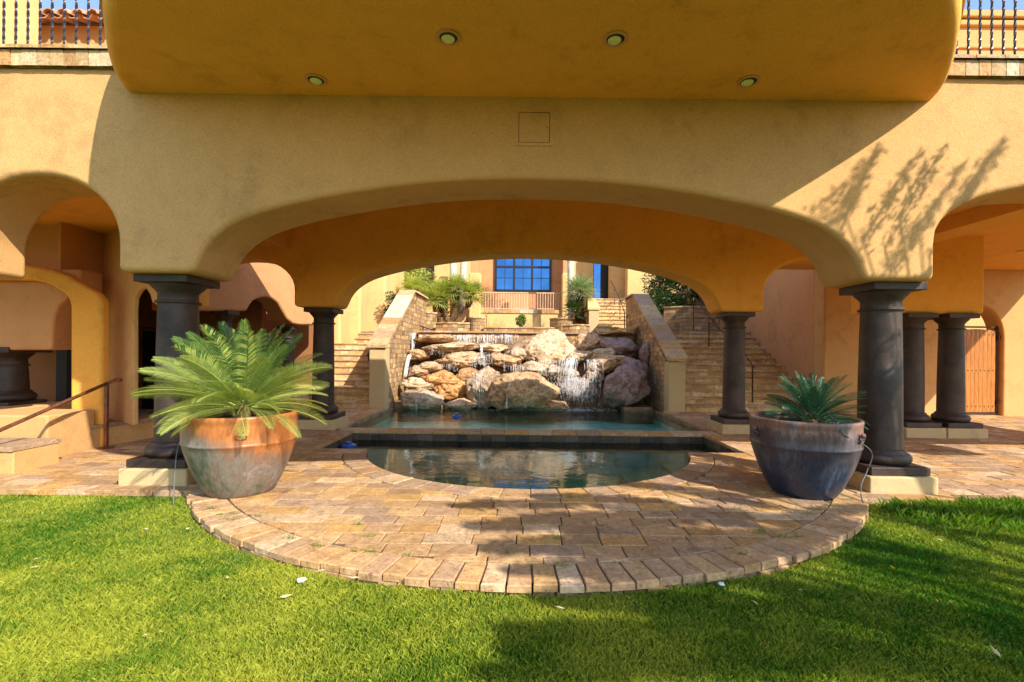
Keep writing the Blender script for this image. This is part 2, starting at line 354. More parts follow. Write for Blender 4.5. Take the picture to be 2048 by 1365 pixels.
# ================================================================== SETTING: ground, deck, pools
mb = MB(); mb.box(-600, 600, -600, 600, -3.2, -3.0); struct(mb.build('ground', 'earth'))
mb = MB()
C0 = (.08, 7.0); R0 = 4.05
mb.box(-60, 60, -80, 4.87, -.6, -.085); struct(mb.build('lawn_ground', 'lawn_soil'))
SPA_C = (.1, 7.4); SPA_R = 2.37; SX0, SX1, SY0, SY1 = -3.0, 3.27, 7.0, 8.60
PX0, PX1, PY0, PY1 = -3.42, 3.55, 8.95, 13.6
def rect_sd(x, y, x0, x1, y0, y1):
    dx = max(x0-x, x-x1); dy = max(y0-y, y-y1)
    return max(dx, dy) if dx < 0 or dy < 0 else math.hypot(dx, dy)
def pool_sd(x, y):
    d = min(rect_sd(x, y, SX0, SX1, SY0, SY1), rect_sd(x, y, PX0, PX1, PY0, 16.0))
    return min(d, max(math.hypot(x-SPA_C[0], y-SPA_C[1])-SPA_R, y-7.3))
def deck_sd(x, y):       # negative inside the paved area
    d = max(4.83-y, y-12.15, -9.5-x, x-13.5)
    d = min(d, math.hypot(x-C0[0], y-C0[1])-(R0-.305))
    pit = rect_sd(x, y, -20, -6.08, 5.42, 6.9)
    ped = min([rect_sd(x, y, cx-.30, cx+.30, cy-.3, cy+.3) for cx, cy in ((-3.84, 5.35), (4.0, 5.35), (-3.74, 9.05), (4.0, 9.05))])
    return max(d, -(pool_sd(x, y)-.31), -pit, -ped)
# under-sheet in small cells, left out where the pools and the pit are
mb = MB(); st = .15
for i in range(int(-9.5/st), int(13.6/st)):
    for j in range(int(4.86/st)+1, int(12.3/st)):
        x, y = i*st, j*st
        if pool_sd(x+st/2, y+st/2) > .16 and rect_sd(x+st/2, y+st/2, -20, -6.08, 5.42, 6.9) > .08:
            mb.add([(x, y, -.012), (x+st, y, -.012), (x+st, y+st, -.012), (x, y+st, -.012)], [(0, 1, 2, 3)])
poly = [(C0[0]+(R0-.05)*math.cos(a), C0[1]+(R0-.05)*math.sin(a)) for a in [R(-90-58+116*k/60) for k in range(61)]]
inner = [(SPA_C[0]+(SPA_R+.12)*math.cos(a), max(4.5, SPA_C[1]+(SPA_R+.12)*math.sin(a))) for a in [R(-90-58+116*k/60) for k in range(61)]]
for k in range(60):
    a, b2 = poly[k], poly[k+1]
    mb.add([(a[0], a[1], -.012), (b2[0], b2[1], -.012), (b2[0]*.93, 4.95, -.012), (a[0]*.93, 4.95, -.012)], [(0, 1, 2, 3)])
struct(mb.build('deck_bed', 'grout'))

def clip(poly, g, d0):
    """keep points where g.p < d0"""
    out = []
    for i in range(len(poly)):
        a, b2 = poly[i], poly[(i+1) % len(poly)]
        da = g[0]*a[0]+g[1]*a[1]-d0; db = g[0]*b2[0]+g[1]*b2[1]-d0
        if da <= 0: out.append(a)
        if da*db < 0:
            t = da/(da-db); out.append((a[0]+(b2[0]-a[0])*t, a[1]+(b2[1]-a[1])*t))
    return out
def area(p): return abs(sum(p[i][0]*p[(i+1) % len(p)][1]-p[(i+1) % len(p)][0]*p[i][1] for i in range(len(p))))/2
mb = MB(); y = 2.95; row = 0
while y < 12.2:
    hgt = .205; x = -9.6+random.uniform(0, .3)
    while x < 13.5:
        wd = random.choice((.30, .34, .34, .38)); g = random.uniform(.0025, .005)
        j = lambda: random.uniform(-.004, .004)
        p = [(x+g+j(), y+g+j()), (x+wd-g+j(), y+g+j()), (x+wd-g+j(), y+hgt-g+j()), (x+g+j(), y+hgt-g+j())]
        cx, cy = x+wd/2, y+hgt/2
        dc = deck_sd(cx, cy)
        if dc < .3:
            if dc > -.3:
                ok = True
                for _ in range(2):
                    ds = [deck_sd(*q) for q in p]
                    if max(ds) <= .004: break
                    if min(ds) > 0: ok = False; break
                    k = max(range(len(p)), key=lambda q: ds[q]); qx, qy = p[k]; e = .004
                    gx = (deck_sd(qx+e, qy)-deck_sd(qx-e, qy))/(2*e); gy = (deck_sd(qx, qy+e)-deck_sd(qx, qy-e))/(2*e)
                    l = math.hypot(gx, gy) or 1; gx /= l; gy /= l
                    p = clip(p, (gx, gy), gx*qx+gy*qy-ds[k])
                    if len(p) < 3: ok = False; break
                if not ok or len(p) < 3 or area(p) < .004: x += wd; continue
            mb.stone(p, -.06, random.uniform(-.005, .004), pick(PAV, .15), .005)
        x += wd
    y += hgt; row += 1
struct(mb.build('paving', 'paver'))
# soldier course round the bowed edge of the deck, two courses deep, and copings round the pools
mb = MB(); n = 50; a0, a1 = R(-90-57.5), R(-90+57.5)
for lvl in range(2):
    nn = n if lvl == 0 else int(n*1.12)
    for k in range(nn):
        b0 = a0+(a1-a0)*k/nn+.0016; b1 = a0+(a1-a0)*(k+1)/nn-.0016
        r1 = R0+random.uniform(-.02, .015)-(.012 if lvl else 0); r0 = R0-.295
        p = [(C0[0]+r*math.cos(a), C0[1]+r*math.sin(a)) for r, a in ((r0, b0), (r1, b0), (r1, (b0+b1)/2), (r1, b1), (r0, b1))]
        if lvl == 0: mb.stone(p, -.048, random.uniform(-.003, .004), tuple(.55*a_+.45*b_ for a_, b_ in zip(pick(TRAV+PAV*2, .08), (.52, .34, .19))), .007)
        else: mb.stone(p, -.13, -.052, pick(PAV, .1), .006)
struct(mb.build('deck_edge', 'travertine'))
mb = MB()
n = 24; a0, a1 = math.asin((6.99-SPA_C[1])/SPA_R), 0; s0 = -math.pi-a0
for k in range(n):
    b0 = s0+(a0-s0)*k/n+.001; b1 = s0+(a0-s0)*(k+1)/n-.001
    p = [(SPA_C[0]+r*math.cos(a), SPA_C[1]+r*math.sin(a)) for r, a in ((SPA_R, b1), (SPA_R, (b0+b1)/2), (SPA_R, b0), (SPA_R+.30, b0), (SPA_R+.30, (b0+b1)/2), (SPA_R+.30, b1))]
    p = [(x_, min(y_, 7.0)) for x_, y_ in p]
    mb.stone(p, -.05, random.uniform(-.001, .002)+.002, pick(PAV, .06), .010)
def coping_run(x0, y0, x1, y1, wdt, z=.004, L=.42, pal=PAV, th=.055):
    l = math.hypot(x1-x0, y1-y0); k = max(1, round(l/L)); ex, ey = (x1-x0)/l, (y1-y0)/l; nx, ny = -ey*wdt, ex*wdt
    for i in range(k):
        s, t = l*i/k+.003, l*(i+1)/k-.003
        mb.stone([(x0+ex*s, y0+ey*s), (x0+ex*t, y0+ey*t), (x0+ex*t+nx, y0+ey*t+ny), (x0+ex*s+nx, y0+ey*s+ny)], z-th, z+random.uniform(-.001, .001), pick(pal, .08), .009)
coping_run(SX0-.30, 8.60, SX1+.30, 8.60, .35)            # the dam between spa and pool
coping_run(SX0, 6.71, SX0, 8.60, .30); coping_run(SX1, 8.60, SX1, 6.71, .30)
coping_run(-2.42, 6.99, SX0, 6.99, .30) if False else None
coping_run(SX0, 6.70, -2.24, 6.70, .30); coping_run(2.44, 6.70, SX1, 6.70, .30)
coping_run(PX0, 8.96, PX0, 12.05, .30); coping_run(PX1, 12.05, PX1, 8.96, .30)
struct(mb.build('pool_coping', 'paver'))
# basins
def basin(mb, poly, z0, z1, close=True):
    n = len(poly); v = [(x, y, z1) for x, y in poly]+[(x, y, z0) for x, y in poly]
    mb.add(v, [(i, (i+1) % n, n+(i+1) % n, n+i) for i in range(n)])
spa_poly = [(SX0, SY1), (SX0, 7.0)]+[(SPA_C[0]+SPA_R*math.cos(s0+(a0-s0)*k/48), SPA_C[1]+SPA_R*math.sin(s0+(a0-s0)*k/48)) for k in range(49)]+[(SX1, 7.0), (SX1, SY1)]
pool_poly = [(PX0, PY0), (PX1, PY0), (PX1, 15.6), (PX0, 15.6)]
mb = MB(); basin(mb, spa_poly, -.30, -.045); struct(mb.build('waterline_tile', 'dark_tile'))
mb = MB(); basin(mb, pool_poly, -.30, -.045); struct(mb.build('pool_side', 'brick_tile'))
mb = MB(); basin(mb, spa_poly, -.50, -.30); basin(mb, pool_poly, -.50, -.30)
mb.box(-3.2, 3.5, 4.9, 8.7, -.40, -.31); mb.box(-3.6, 3.7, 8.8, 15.8, -.53, -.45); struct(mb.build('pool_floor', 'basin'))
mb = MB()   # underwater bench and two loungers in paler tile
pb = [(SPA_C[0]+r*math.cos(R(a)), SPA_C[1]+r*math.sin(R(a))) for r, a in [(2.35, t) for t in range(-165, -14, 6)]+[(1.75, t) for t in range(-15, -166, -6)]]
mb.prism(pb, -.309, -.24)
for (xx, yy) in ((1.62, 6.25), (2.35, 6.75)): mb.box(xx-.28, xx+.28, yy-.25, yy+.32, -.305, -.19)
struct(mb.build('spa_bench', 'bench_tile'))
def waterplane(name, poly, z, m):
    mb = MB(); mb.add([(x, y, z) for x, y in poly], [tuple(range(len(poly)))]); return struct(mb.build(name, m))
waterplane('spa_water', spa_poly, -.165, 'spa_water'); waterplane('pool_water', pool_poly, -.10, 'pool_water')
# pit with steps to the lower level on the left
mb = MB(); mb.box(-12, -6.08, 5.42, 6.9, -1.5, -1.45)
for k in range(6): mb.box(-9.5, -6.1, 5.42+.25*k, 5.42+.25*(k+1), -1.5, -.17*(k+1)-.2)
mb.box(-12, -6.085, 5.30, 5.415, -1.5, -.012); mb.box(-6.09, -6.0, 5.42, 6.9, -1.5, -.06); mb.box(-12, -6.085, 6.905, 7.0, -1.5, -.012)
struct(mb.build('stair_pit', 'brick_tile'))

# ================================================================== GALLERY BUILDING
YF, TH = 4.95, .73
gal = thing('arcade_building', (0, YF, 0), 'ochre stucco arcade with a bowed balcony over the spa', 'building')
bot = [(-9.6, 2.22)] + arch_small(-9.3, -6.66, 2.22, 2.55, 3.22)[0:] + arch_small(-5.85, -4.19, 2.22, 2.50, 3.21) + arch_main() + arch_small(4.26, 7.9, 2.22, 2.60, 3.24, 2.4) + arch_small(8.8, 12.2, 2.22, 2.60, 3.24, 2.4) + [(13, 2.22)]
mb = MB(); wall(mb, (0, YF), (1, YF), bot+[(13, 4.34), (-9.6, 4.34)], TH); mb.build('front_wall', 'stucco', gal, bev=.065, seg=4, ang=35)
YR, TR = 8.65, .6
bot = [(-6.25, 2.22)] + arch_small(-6.0, -4.13, 2.22, 2.5, 3.10) + arch_main(.10) + arch_small(4.36, 6.3, 2.22, 2.55, 3.18) + [(8.34, 2.22)]
mb = MB(); wall(mb, (0, YR), (1, YR), bot+[(8.34, 4.30), (-6.25, 4.30)], TR); mb.build('rear_wall', 'stucco_soffit', gal, bev=.065, seg=4, ang=35)
mb = MB(); mb.box(-4.25, 4.6, YF+TH-.02, YR+.05, 4.18, 4.32); mb.box(4.6, 12.95, YF+TH-.02, 12.2, 3.62, 3.8); mb.box(-9.6, -4.25, YF+TH-.02, 8.9, 3.30, 3.5)
mb.build('ceiling', 'stucco_soffit', gal)
for bx_ in ((6.6, 7.1, 3.40, 3.618), (4.56, 4.62, 3.55, 4.24), (-4.3, -4.2, 3.25, 4.24)): mb = MB(); mb.box(bx_[0], bx_[1], YF+TH, YR, bx_[2], bx_[3]); mb.build('ceiling_beam', 'stucco_soffit', gal)
# bowed balcony
hb = [(4.13, 4.97), (4.04, 4.75), (3.86, 4.46), (3.62, 4.14), (3.36, 3.83), (3.03, 3.50), (2.6, 3.15), (2.1, 2.85), (1.5, 2.62), (.8, 2.48), (0, 2.44)]
hb = cat_smooth(hb, 3); plan = [(.05+x, y) for x, y in hb]+[(.05-x, y) for x, y in reversed(hb[:-1])]
def offset(pl, d):
    out = []
    for i, p in enumerate(pl):
        a = pl[max(i-1, 0)]; b2 = pl[min(i+1, len(pl)-1)]; tx, ty = b2[0]-a[0], b2[1]-a[1]; l = math.hypot(tx, ty); out.append((p[0]+ty/l*d*-1*-1, p[1]-tx/l*d*-1*-1))
    return out
def bow(mb, rings, lid0=True, lid1=True):
    n = len(plan); v = []
    for d, z in rings:
        o = offset(plan, d)
        if (o[n//2][1]-plan[n//2][1])*d > 0: o = offset(plan, -d)
        v += [(x, y, z) for x, y in o]
    f = [(r*n+i, r*n+i+1, (r+1)*n+i+1, (r+1)*n+i) for r in range(len(rings)-1) for i in range(n-1)]
    if lid0: f.append(tuple(range(n)))
    if lid1: f.append(tuple(range((len(rings)-1)*n, len(rings)*n)))
    mb.add(v, f)
mb = MB(); bow(mb, [(-.05, 4.06), (-.01, 4.066), (.02, 4.085), (.04, 4.12), (.05, 4.2), (.055, 4.32), (.06, 4.42)])
mb.build('balcony', 'stucco_soffit', gal, smooth=True, ang=50)
mb = MB(); bow(mb, [(.06, 4.421), (.085, 4.421), (.085, 4.46), (.06, 4.47)], False, True); mb.box(-4.0, 4.1, 4.90, 5.2, 4.40, 5.4); mb.build('balcony_cap', 'stucco', gal)
# access hatch on the wall
hx0, hx1 = P(1031, 250, YF).x, P(1106, 250, YF).x; hz1, hz0 = P(1068, 220, YF).z, P(1068, 293, YF).z
mb = MB()
for a in ((hx0, hx1, hz0, hz0+.03), (hx0, hx1, hz1-.03, hz1), (hx0, hx0+.03, hz0+.03, hz1-.03), (hx1-.03, hx1, hz0+.03, hz1-.03)): mb.box(a[0], a[1], YF-.016, YF+.02, a[2], a[3])
mb.box(hx0-.007, hx1+.007, YF-.002, YF+.02, hz0-.007, hz1+.007); hp = mb.build('access_panel', 'stucco', gal, label='square painted metal hatch in the stucco')
mb = MB(); mb.box(hx0+.0295, hx1-.0295, YF-.004, YF+.01, hz0+.0295, hz1-.0295); mb.build('panel_gap', 'stucco_brown', hp)
mb = MB(); mb.box(hx0+.04, hx1-.04, YF-.010, YF+.02, hz0+.04, hz1-.04); mb.build('panel_door', 'stucco', hp)
mb = MB(); mb.lathe([(.006, 0), (.006, .01)], 0, 0, 10); mb.v = [(hx1-.06+x, YF-.006-z, (hz0+hz1)/2+y) for x, y, z in mb.v]; mb.build('latch', 'iron', hp)
for o_ in ((-9.6, -4.16), (4.26, 13.0)):
    for lvl in range(2):
        mb_ = MB() if lvl == 0 else mb_
        x = o_[0]
        while x < o_[1]:
            wd = min(random.uniform(.115, .15) if lvl == 0 else random.uniform(.25, .33), o_[1]-x)
            if wd < .03: break
            z0, z1 = (4.305, 4.465) if lvl == 0 else (4.467, 4.505); yo = (0 if lvl == 0 else .03)+random.uniform(0, .006)
            mb_.stone([(x+.003, YF-.05-yo), (x+wd-.003, YF-.05-yo), (x+wd-.003, YF+(.38 if lvl else -.002)), (x+.003, YF+(.38 if lvl else -.002))], z0, z1, pick(TRAV, .1), .006)
            x += wd
    mb_.box(o_[0], o_[1], YF, YF+.36, 4.335, 4.462, TRAV[0]); mb_.build('coping', 'travertine', gal)
# recessed ceiling lights
names = ['furthest left of the four round lights', 'second from left of the four round lights', 'third from left of the four round lights', 'furthest right of the four round lights']
for (px, py), nm in zip(((632, 159), (897, 74), (1231, 77), (1497, 162)), names):
    g = G(px, py, 4.06); g = Vector((g.x, g.y, 4.06))
    t = thing('ceiling_light', g, nm+' set in the ochre balcony underside', 'light', 'recessed lights under the balcony')
    mb = MB(); mb.lathe([(.100, 4.061), (.104, 4.050), (.078, 4.046), (.074, 4.054), (.072, 4.060)], g.x, g.y, 32, cap=False); mb.build('trim_ring', 'stucco', t, smooth=True)
    mb = MB(); mb.lathe([(.0735, 4.0595), (.0725, 4.052), (.0005, 4.0525)], g.x, g.y, 32, cap=False); mb.build('recess', 'black', t, smooth=True)
    mb = MB(); mb.lathe([(.056, 4.0545), (.056, 4.046), (.048, 4.038), (.028, 4.032), (.0005, 4.030)], g.x-.006, g.y+.012, 28); mb.build('lamp', 'lamp_glass', t, smooth=True)

# ================================================================== COLUMNS
def column(cx, cy, label, z0=0.0, ztop=2.21, s=1.0, base=True, r=.207, group='dark stone columns of the arcade', ab=.285):
    t = thing('column', (cx, cy, z0), label, 'column', group)
    zp = z0+.17*s; zl = zp+.09*s
    if base:
        mb = MB(); mb.box(cx-.36*s, cx+.36*s, cy-.36*s, cy+.36*s, z0-.06, zp); mb.build('pedestal', 'stucco_base', t, bev=.018)
        mb = MB(); mb.box(cx-.315*s, cx+.315*s, cy-.315*s, cy+.315*s, zp, zl); mb.build('plinth', 'cantera', t, bev=.012)
    else: zl = z0+.05; mb = MB(); mb.box(cx-.30*s, cx+.30*s, cy-.30*s, cy+.30*s, z0, zl); mb.build('plinth', 'cantera', t, bev=.012)
    H = ztop-zl
    tor = [(.235*s, zl), (.272*s, zl+.012), (.292*s, zl+.045), (.290*s, zl+.085), (.268*s, zl+.115), (.245*s, zl+.125), (.240*s, zl+.15), (r+.01, zl+.16)]
    tor = [(q*r/.207/s if True else q, z) for q, z in tor] if s == 1.0 else [(q, z) for q, z in tor]
    mb = MB(); mb.lathe(tor, cx, cy, 48); mb.build('base', 'cantera', t, smooth=True, ang=60)
    zs = zl+.155; ze = ztop-.285; prof = []
    zj = zs+(ze-zs)*.57
    for i in range(13):
        k = i/12; prof.append((r*(1.02-.10*k**1.7), zs+(ze-zs)*k))
    prof.insert(8, (prof[7][0]-.001, prof[7][1]+.002))
    mb = MB(); mb.lathe(prof, cx, cy, 56); mb.build('shaft', 'cantera', t, smooth=True, ang=60)
    rn = r*.925; k = r/.207
    cap = [(rn, ze), (rn+.022, ze+.004), (rn+.028, ze+.016), (rn+.022, ze+.028), (rn+.002, ze+.034), (rn-.002, ze+.115), (rn+.012, ze+.125), (rn+.018, ze+.14), (rn+.045*k, ze+.165), (rn+.068*k, ze+.19), (rn+.076*k, ze+.208)]
    mb = MB(); mb.lathe(cap, cx, cy, 48); c_ = mb.build('capital', 'cantera', t, smooth=True, ang=60)
    mb = MB(); mb.box(cx-ab*k, cx+ab*k, cy-ab*k, cy+ab*k, ztop-.073, ztop+.01); mb.build('abacus', 'cantera', c_, bev=.01)
    return t
column(-3.84, 5.36, 'dark stone column half hidden behind the sago in the grey pot')
column(4.0, 5.36, 'dark stone column with dappled light behind the blue pot')
column(-3.74, 9.05, 'dark stone column at the left rear corner of the spa', r=.195)
column(4.0, 9.05, 'dark stone column at the right rear of the spa before the stairs', r=.195)
column(7.18, 8.86, 'left one of the paired stone columns near the wooden gate', r=.20)
column(7.92, 8.86, 'right one of the paired stone columns near the wooden gate', r=.20)
column(-6.05, 9.75, 'small dark column under the salmon wall behind the sago', z0=.2, ztop=2.21, r=.14)
column(-5.72, 11.75, 'narrow column at the far end of the salmon arcade', z0=.2, ztop=2.0, r=.14)
column(-7.95, 7.45, 'squat dark column on a high stucco plinth at far left', z0=.55, ztop=1.42, r=.22, base=False, ab=.32)

# ================================================================== LEFT WING
lw = thing('left_wing', (-6, 7, 0), 'shaded ochre building with arched openings left of the spa', 'building')
A, B = (-8, 6.95), (-5, 6.95)
pl = [(203, 893), (203, 603), (193, 587), (169, 573), (133, 551), (101, 539), (58, 531), (0, 527), (-150, 527), (-150, 560), (0, 559), (60, 560), (80, 564), (101, 571), (125, 586), (135, 598), (139, 612), (139, 905)]
o = [onplane(px, py, A, B) for px, py in pl]; o[0] = (o[0][0], -.05); o[-1] = (o[-1][0], -.05)
mb = MB(); wall(mb, A, B, o, .16); mb.build('arch', 'stucco_soffit', lw, bev=.05, seg=3, ang=35)
mb = MB(); A, B = (-6.86, 7.85), (-5.35, 6.80)
pl = [(185, 840), (266, 838), (266, 620), (268, 597), (277, 581), (290, 575), (300, 590), (304, 605), (318, 614), (360, 618)]
o = [onplane(px, py, A, B) for px, py in pl]; o[0] = (-.2, .3); o[1] = (o[1][0], .3); o += [(o[-1][0], 3.5), (-.2, 3.5)]
wall(mb, A, B, o, .07); mb.build('wall', 'stucco', lw, bev=.02, seg=3, ang=35)
mb = MB(); mb.box(-6.90, -6.86, 7.12, 8.0, 2.3, 3.5); mb.build('wall', 'stucco_pink', lw)
mb = MB(); mb.box(-9.6, -6.9, 7.3, 7.5, 2.05, 3.5); mb.build('wall', 'stucco_pink', lw)
# ledge with a travertine cap
mb = MB(); A = G(205, 900); B = G(330, 872); wall(mb, (A.x-.3, A.y-.1), (B.x, B.y), [(0, -.06), (2.2, -.06), (2.2, .27), (0, .27)], .8); mb.build('ledge', 'stucco', lw)
mb = MB(); d = Vector((B.x-A.x+.3, B.y-A.y+.1, 0)).normalized(); s = 0
while s < 2.2:
    p0 = Vector((A.x-.3, A.y-.1, 0))+d*s; p1 = p0+d*.165; nn = Vector((-d.y, d.x, 0)); p0 -= nn*.02; p1 -= nn*.02
    mb.stone([(p0.x, p0.y), (p1.x, p1.y), (p1.x+nn.x*.3, p1.y+nn.y*.3), (p0.x+nn.x*.3, p0.y+nn.y*.3)], .27, .33, pick(PAV, .1), .006); s += .172
mb.build('ledge_cap', 'travertine', lw)
# squat column pedestal, hanging pier above it
mb = MB(); mb.box(-9.0, -6.12, 6.2, 6.9, -1.4, .55); mb.box(-9.0, -7.3, 6.9, 7.9, -1.4, .55); mb.build('pedestal', 'stucco', lw, bev=.03)
A, B = (-9, 7.13), (-5, 7.13)
pl = [(-100, 702), (103, 700), (106, 650), (110, 628), (118, 610), (136, 592), (160, 592)]
o = [onplane(px, py, A, B) for px, py in pl]; o += [(o[-1][0], 2.6), (o[0][0], 2.6)]
mb = MB(); wall(mb, A, B, o, .4); mb.build('hanging_pier', 'stucco_pink', lw, bev=.04, seg=3, ang=35)
# interior back walls and dark doorways
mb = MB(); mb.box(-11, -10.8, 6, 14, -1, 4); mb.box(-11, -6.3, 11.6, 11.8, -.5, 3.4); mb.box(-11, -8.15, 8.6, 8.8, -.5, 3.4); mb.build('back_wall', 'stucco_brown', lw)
mb = MB(); mb.box(-8.75, -8.55, 8.81, 9.6, -.5, 3.4); mb.build('wall', 'plaster_white', lw)
mb = MB(); mb.box(-11, -6.4, 7.0, 11.7, -.05, .0); mb.build('interior_floor', 'brick_tile', lw)
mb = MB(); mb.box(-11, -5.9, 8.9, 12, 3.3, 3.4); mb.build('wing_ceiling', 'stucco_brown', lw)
mb = MB(); a = P(118, 700, 8.55); b2 = P(139, 700, 8.55); mb.box(a.x, b2.x, 8.5, 8.62, 0, 1.75); mb.build('door', 'black', lw)
mb = MB(); a = P(292, 700, 11.5); b2 = P(320, 700, 11.5); mb.box(a.x, b2.x, 11.4, 11.55, 0, 1.85); mb.build('door', 'black', lw)
mb = MB(); a = P(268, 655, 10.0); mb.tube([a, a+Vector((.7, .1, -.03))], .03, 6); mb.build('ceiling_fan_blade', 'iron', lw)
# salmon arcade wall
sm = thing('salmon_arcade', (-5.8, 10.3, 0), 'salmon stucco garden wall with low arches behind the left columns', 'wall')
A, B = (-6.15, 8.6), (-5.2, 12.5)
pl = [(345, 622), (495, 623), (501, 611), (508, 602), (520, 597), (532, 595), (543, 597), (556, 606), (566, 622), (575, 638), (586, 648), (600, 651), (640, 651)]
o = [onplane(px, py, A, B) for px, py in pl]; o += [(o[-1][0], 3.15), (o[-1][0]-.6, 3.38), (o[-1][0]-1.4, 3.46), (o[0][0], 3.46)]
mb = MB(); wall(mb, A, B, o, .5); mb.build('wall', 'stucco_pink', sm, bev=.06, seg=3, ang=35)
mb = MB(); wall(mb, A, B, [(.4, 3.462), (2.2, 3.462), (2.2, 3.52), (.4, 3.52)], .5); mb.build('wall_cap', 'travertine', sm)
mb = MB(); mb.box(-7.5, -5.4, 12.9, 13.1, 0, 3.2); mb.build('back_wall', 'stucco_brown', sm)
# newel block at far left
mb = MB(); g0 = G(26, 948); mb.box(-8, g0.x, g0.y, g0.y+.55, -.06, .25); o_ = tag(mb.build('low_wall', 'stucco', bev=.02), 'low stucco kerb block at the left edge beside the lawn', 'wall')
mb = MB(); x = g0.x+.01
for k in range(8): mb.stone([(x-.2, g0.y-.02), (x-.004, g0.y-.02), (x-.004, g0.y+.57), (x-.2, g0.y+.57)], .25, .30, pick(PAV, .1), .006); x -= .204
mb.build('cap', 'travertine', o_)

# handrail down the steps, left
t = thing('handrail', (-5.95, 6.85, 0), 'rusty iron handrail on a single post at the far left steps', 'handrail')
e0 = P(232, 760, 6.85); e1 = P(212, 768, 6.85); e2 = P(0, 861, 5.45); dd = (e2-e1)
mb = MB(); mb.tube([e0+Vector((.05, 0, 0)), e0, e1, e1+dd*.5, e2, e2+dd*.5], .024, 4, twist=0); mb.build('rail', 'rust_rail', t)
mb = MB(); mb.lathe([(.001, -.03), (.026, -.016), (.032, 0), (.026, .016), (.001, .03)], 0, 0, 12); mb.v = [(e0.x+.055+x, e0.y+z, e0.z+y) for x, y, z in mb.v]; mb.build('finial', 'rust_rail', t, smooth=True)
mb = MB(); g0 = G(212, 897); mb.box(g0.x-.022, g0.x+.022, g0.y-.02, g0.y+.02, 0, e1.z); mb.box(g0.x-.07, g0.x+.07, g0.y-.07, g0.y+.07, 0, .012); mb.build('post', 'rust_rail', t)

# ================================================================== RIGHT WING
rw = thing('right_wing', (9, 11.9, 0), 'ochre and salmon building with an arched gateway right of the stairs', 'building')
gx0, gx1 = P(1921, 830, 11.85).x, P(2010, 830, 11.85).x
o = [(7.485, -.05), (gx0, -.05)]+[(x, z) for x, z in arch_small(gx0, gx1, 1.5, 1.9, 2.72, 2.0)[1:-1]]+[(gx1, -.05), (14, -.05), (14, 3.75), (7.485, 3.75)]
mb = MB(); wall(mb, (0, 11.9), (1, 11.9), o, .45); mb.build('wall', 'stucco', rw, bev=.05, seg=3, ang=35)
mb = MB(); mb.box(7.5, 7.9, 12.352, 22, -.05, 5.2); mb.build('side_wall', 'stucco_pink', rw)
mb = MB(); mb.box(7.0, 12.1, 8.7, 11.85, 3.82, 7.55); mb.build('upper_wall', 'stucco', rw, bev=.03)
for z, d, h in ((7.55, .10, .12), (7.42, .06, .10), (7.02, .035, .07)):
    mb = MB(); mb.box(7.0-d, 12.1+d, 8.7-d, 11.9+d, z, z+h); mb.build('cornice', 'stucco_brown' if False else 'stucco', rw, bev=.02)
mb = MB(); mb.box(9, 15, 13.8, 14, 0, 4); mb.build('courtyard_wall', 'stucco_tan', rw)
mb = MB(); g = G(2040, 503, 3.61); mb.lathe([(.06, 3.60), (.075, 3.61)], g.x, g.y, 20); mb.build('ceiling_lamp', 'stucco_base', rw, smooth=True)
gt = thing('gate', (gx0, 11.9, 0), 'studded vertical board wooden gate in the arched opening at right', 'gate')
mb = MB(); nb = 9; bw = (gx1-gx0-.16)/nb
for k in range(nb):
    x = gx0+.08+k*bw; h = 2.10+.05*math.sin(math.pi*(k+.5)/nb); mb.box(x+.001, x+bw-.001, 12.02, 12.05, .07, h)
gb = mb.build('boards', 'wood_gate', gt, bev=.006, seg=2)
mb = MB(); mb.box(gx0+.02, gx0+.06, 12.0, 12.07, .02, 2.2); mb.box(gx1-.07, gx1-.03, 12.0, 12.07, .02, 2.2); mb.box(gx0+.02, gx1-.03, 12.0, 12.07, 2.18, 2.22); mb.box(gx0+.02, gx1-.03, 12.0, 12.07, .02, .06); mb.build('frame', 'iron', gt)
mb = MB()
for z in (.22, 1.12, 2.02):
    for k in range(nb):
        x = gx0+.08+(k+.5)*bw; mb = MB(); mb.box(x-.014, x+.014, 12.006, 12.02, z-.014, z+.014); mb.build('stud', 'brass', gb)
for z in (.35, 1.95): mb = MB(); mb.lathe([(.03, z-.05), (.03, z+.05)], gx1-.03, 11.99, 10); mb.build('hinge', 'iron', gt, smooth=True)

# ================================================================== UPPER RAILINGS
def railing(x0, x1, label, spacing, phase=0):
    t = thing('railing', (x0, YF+.2, 4.505), label, 'railing', 'twisted iron railings above the arcade')
    x = x0+phase
    while x < x1:
        mb = MB(); mb.tube([(x, YF+.14, 4.49+.03*k) for k in range(34)], .013, 4, twist=.55, cap=False); mb.build('baluster', 'iron_dark', t); x += spacing
    mb = MB(); mb.box(x0, x1, YF+.115, YF+.165, 5.46, 5.50); mb.build('top_rail', 'iron_dark', t)
railing(-7.6, -4.2, 'twisted iron balusters above the wall at top left', .128, .02); railing(4.35, 7.0, 'twisted iron balusters above the wall at top right', .1235, .10)
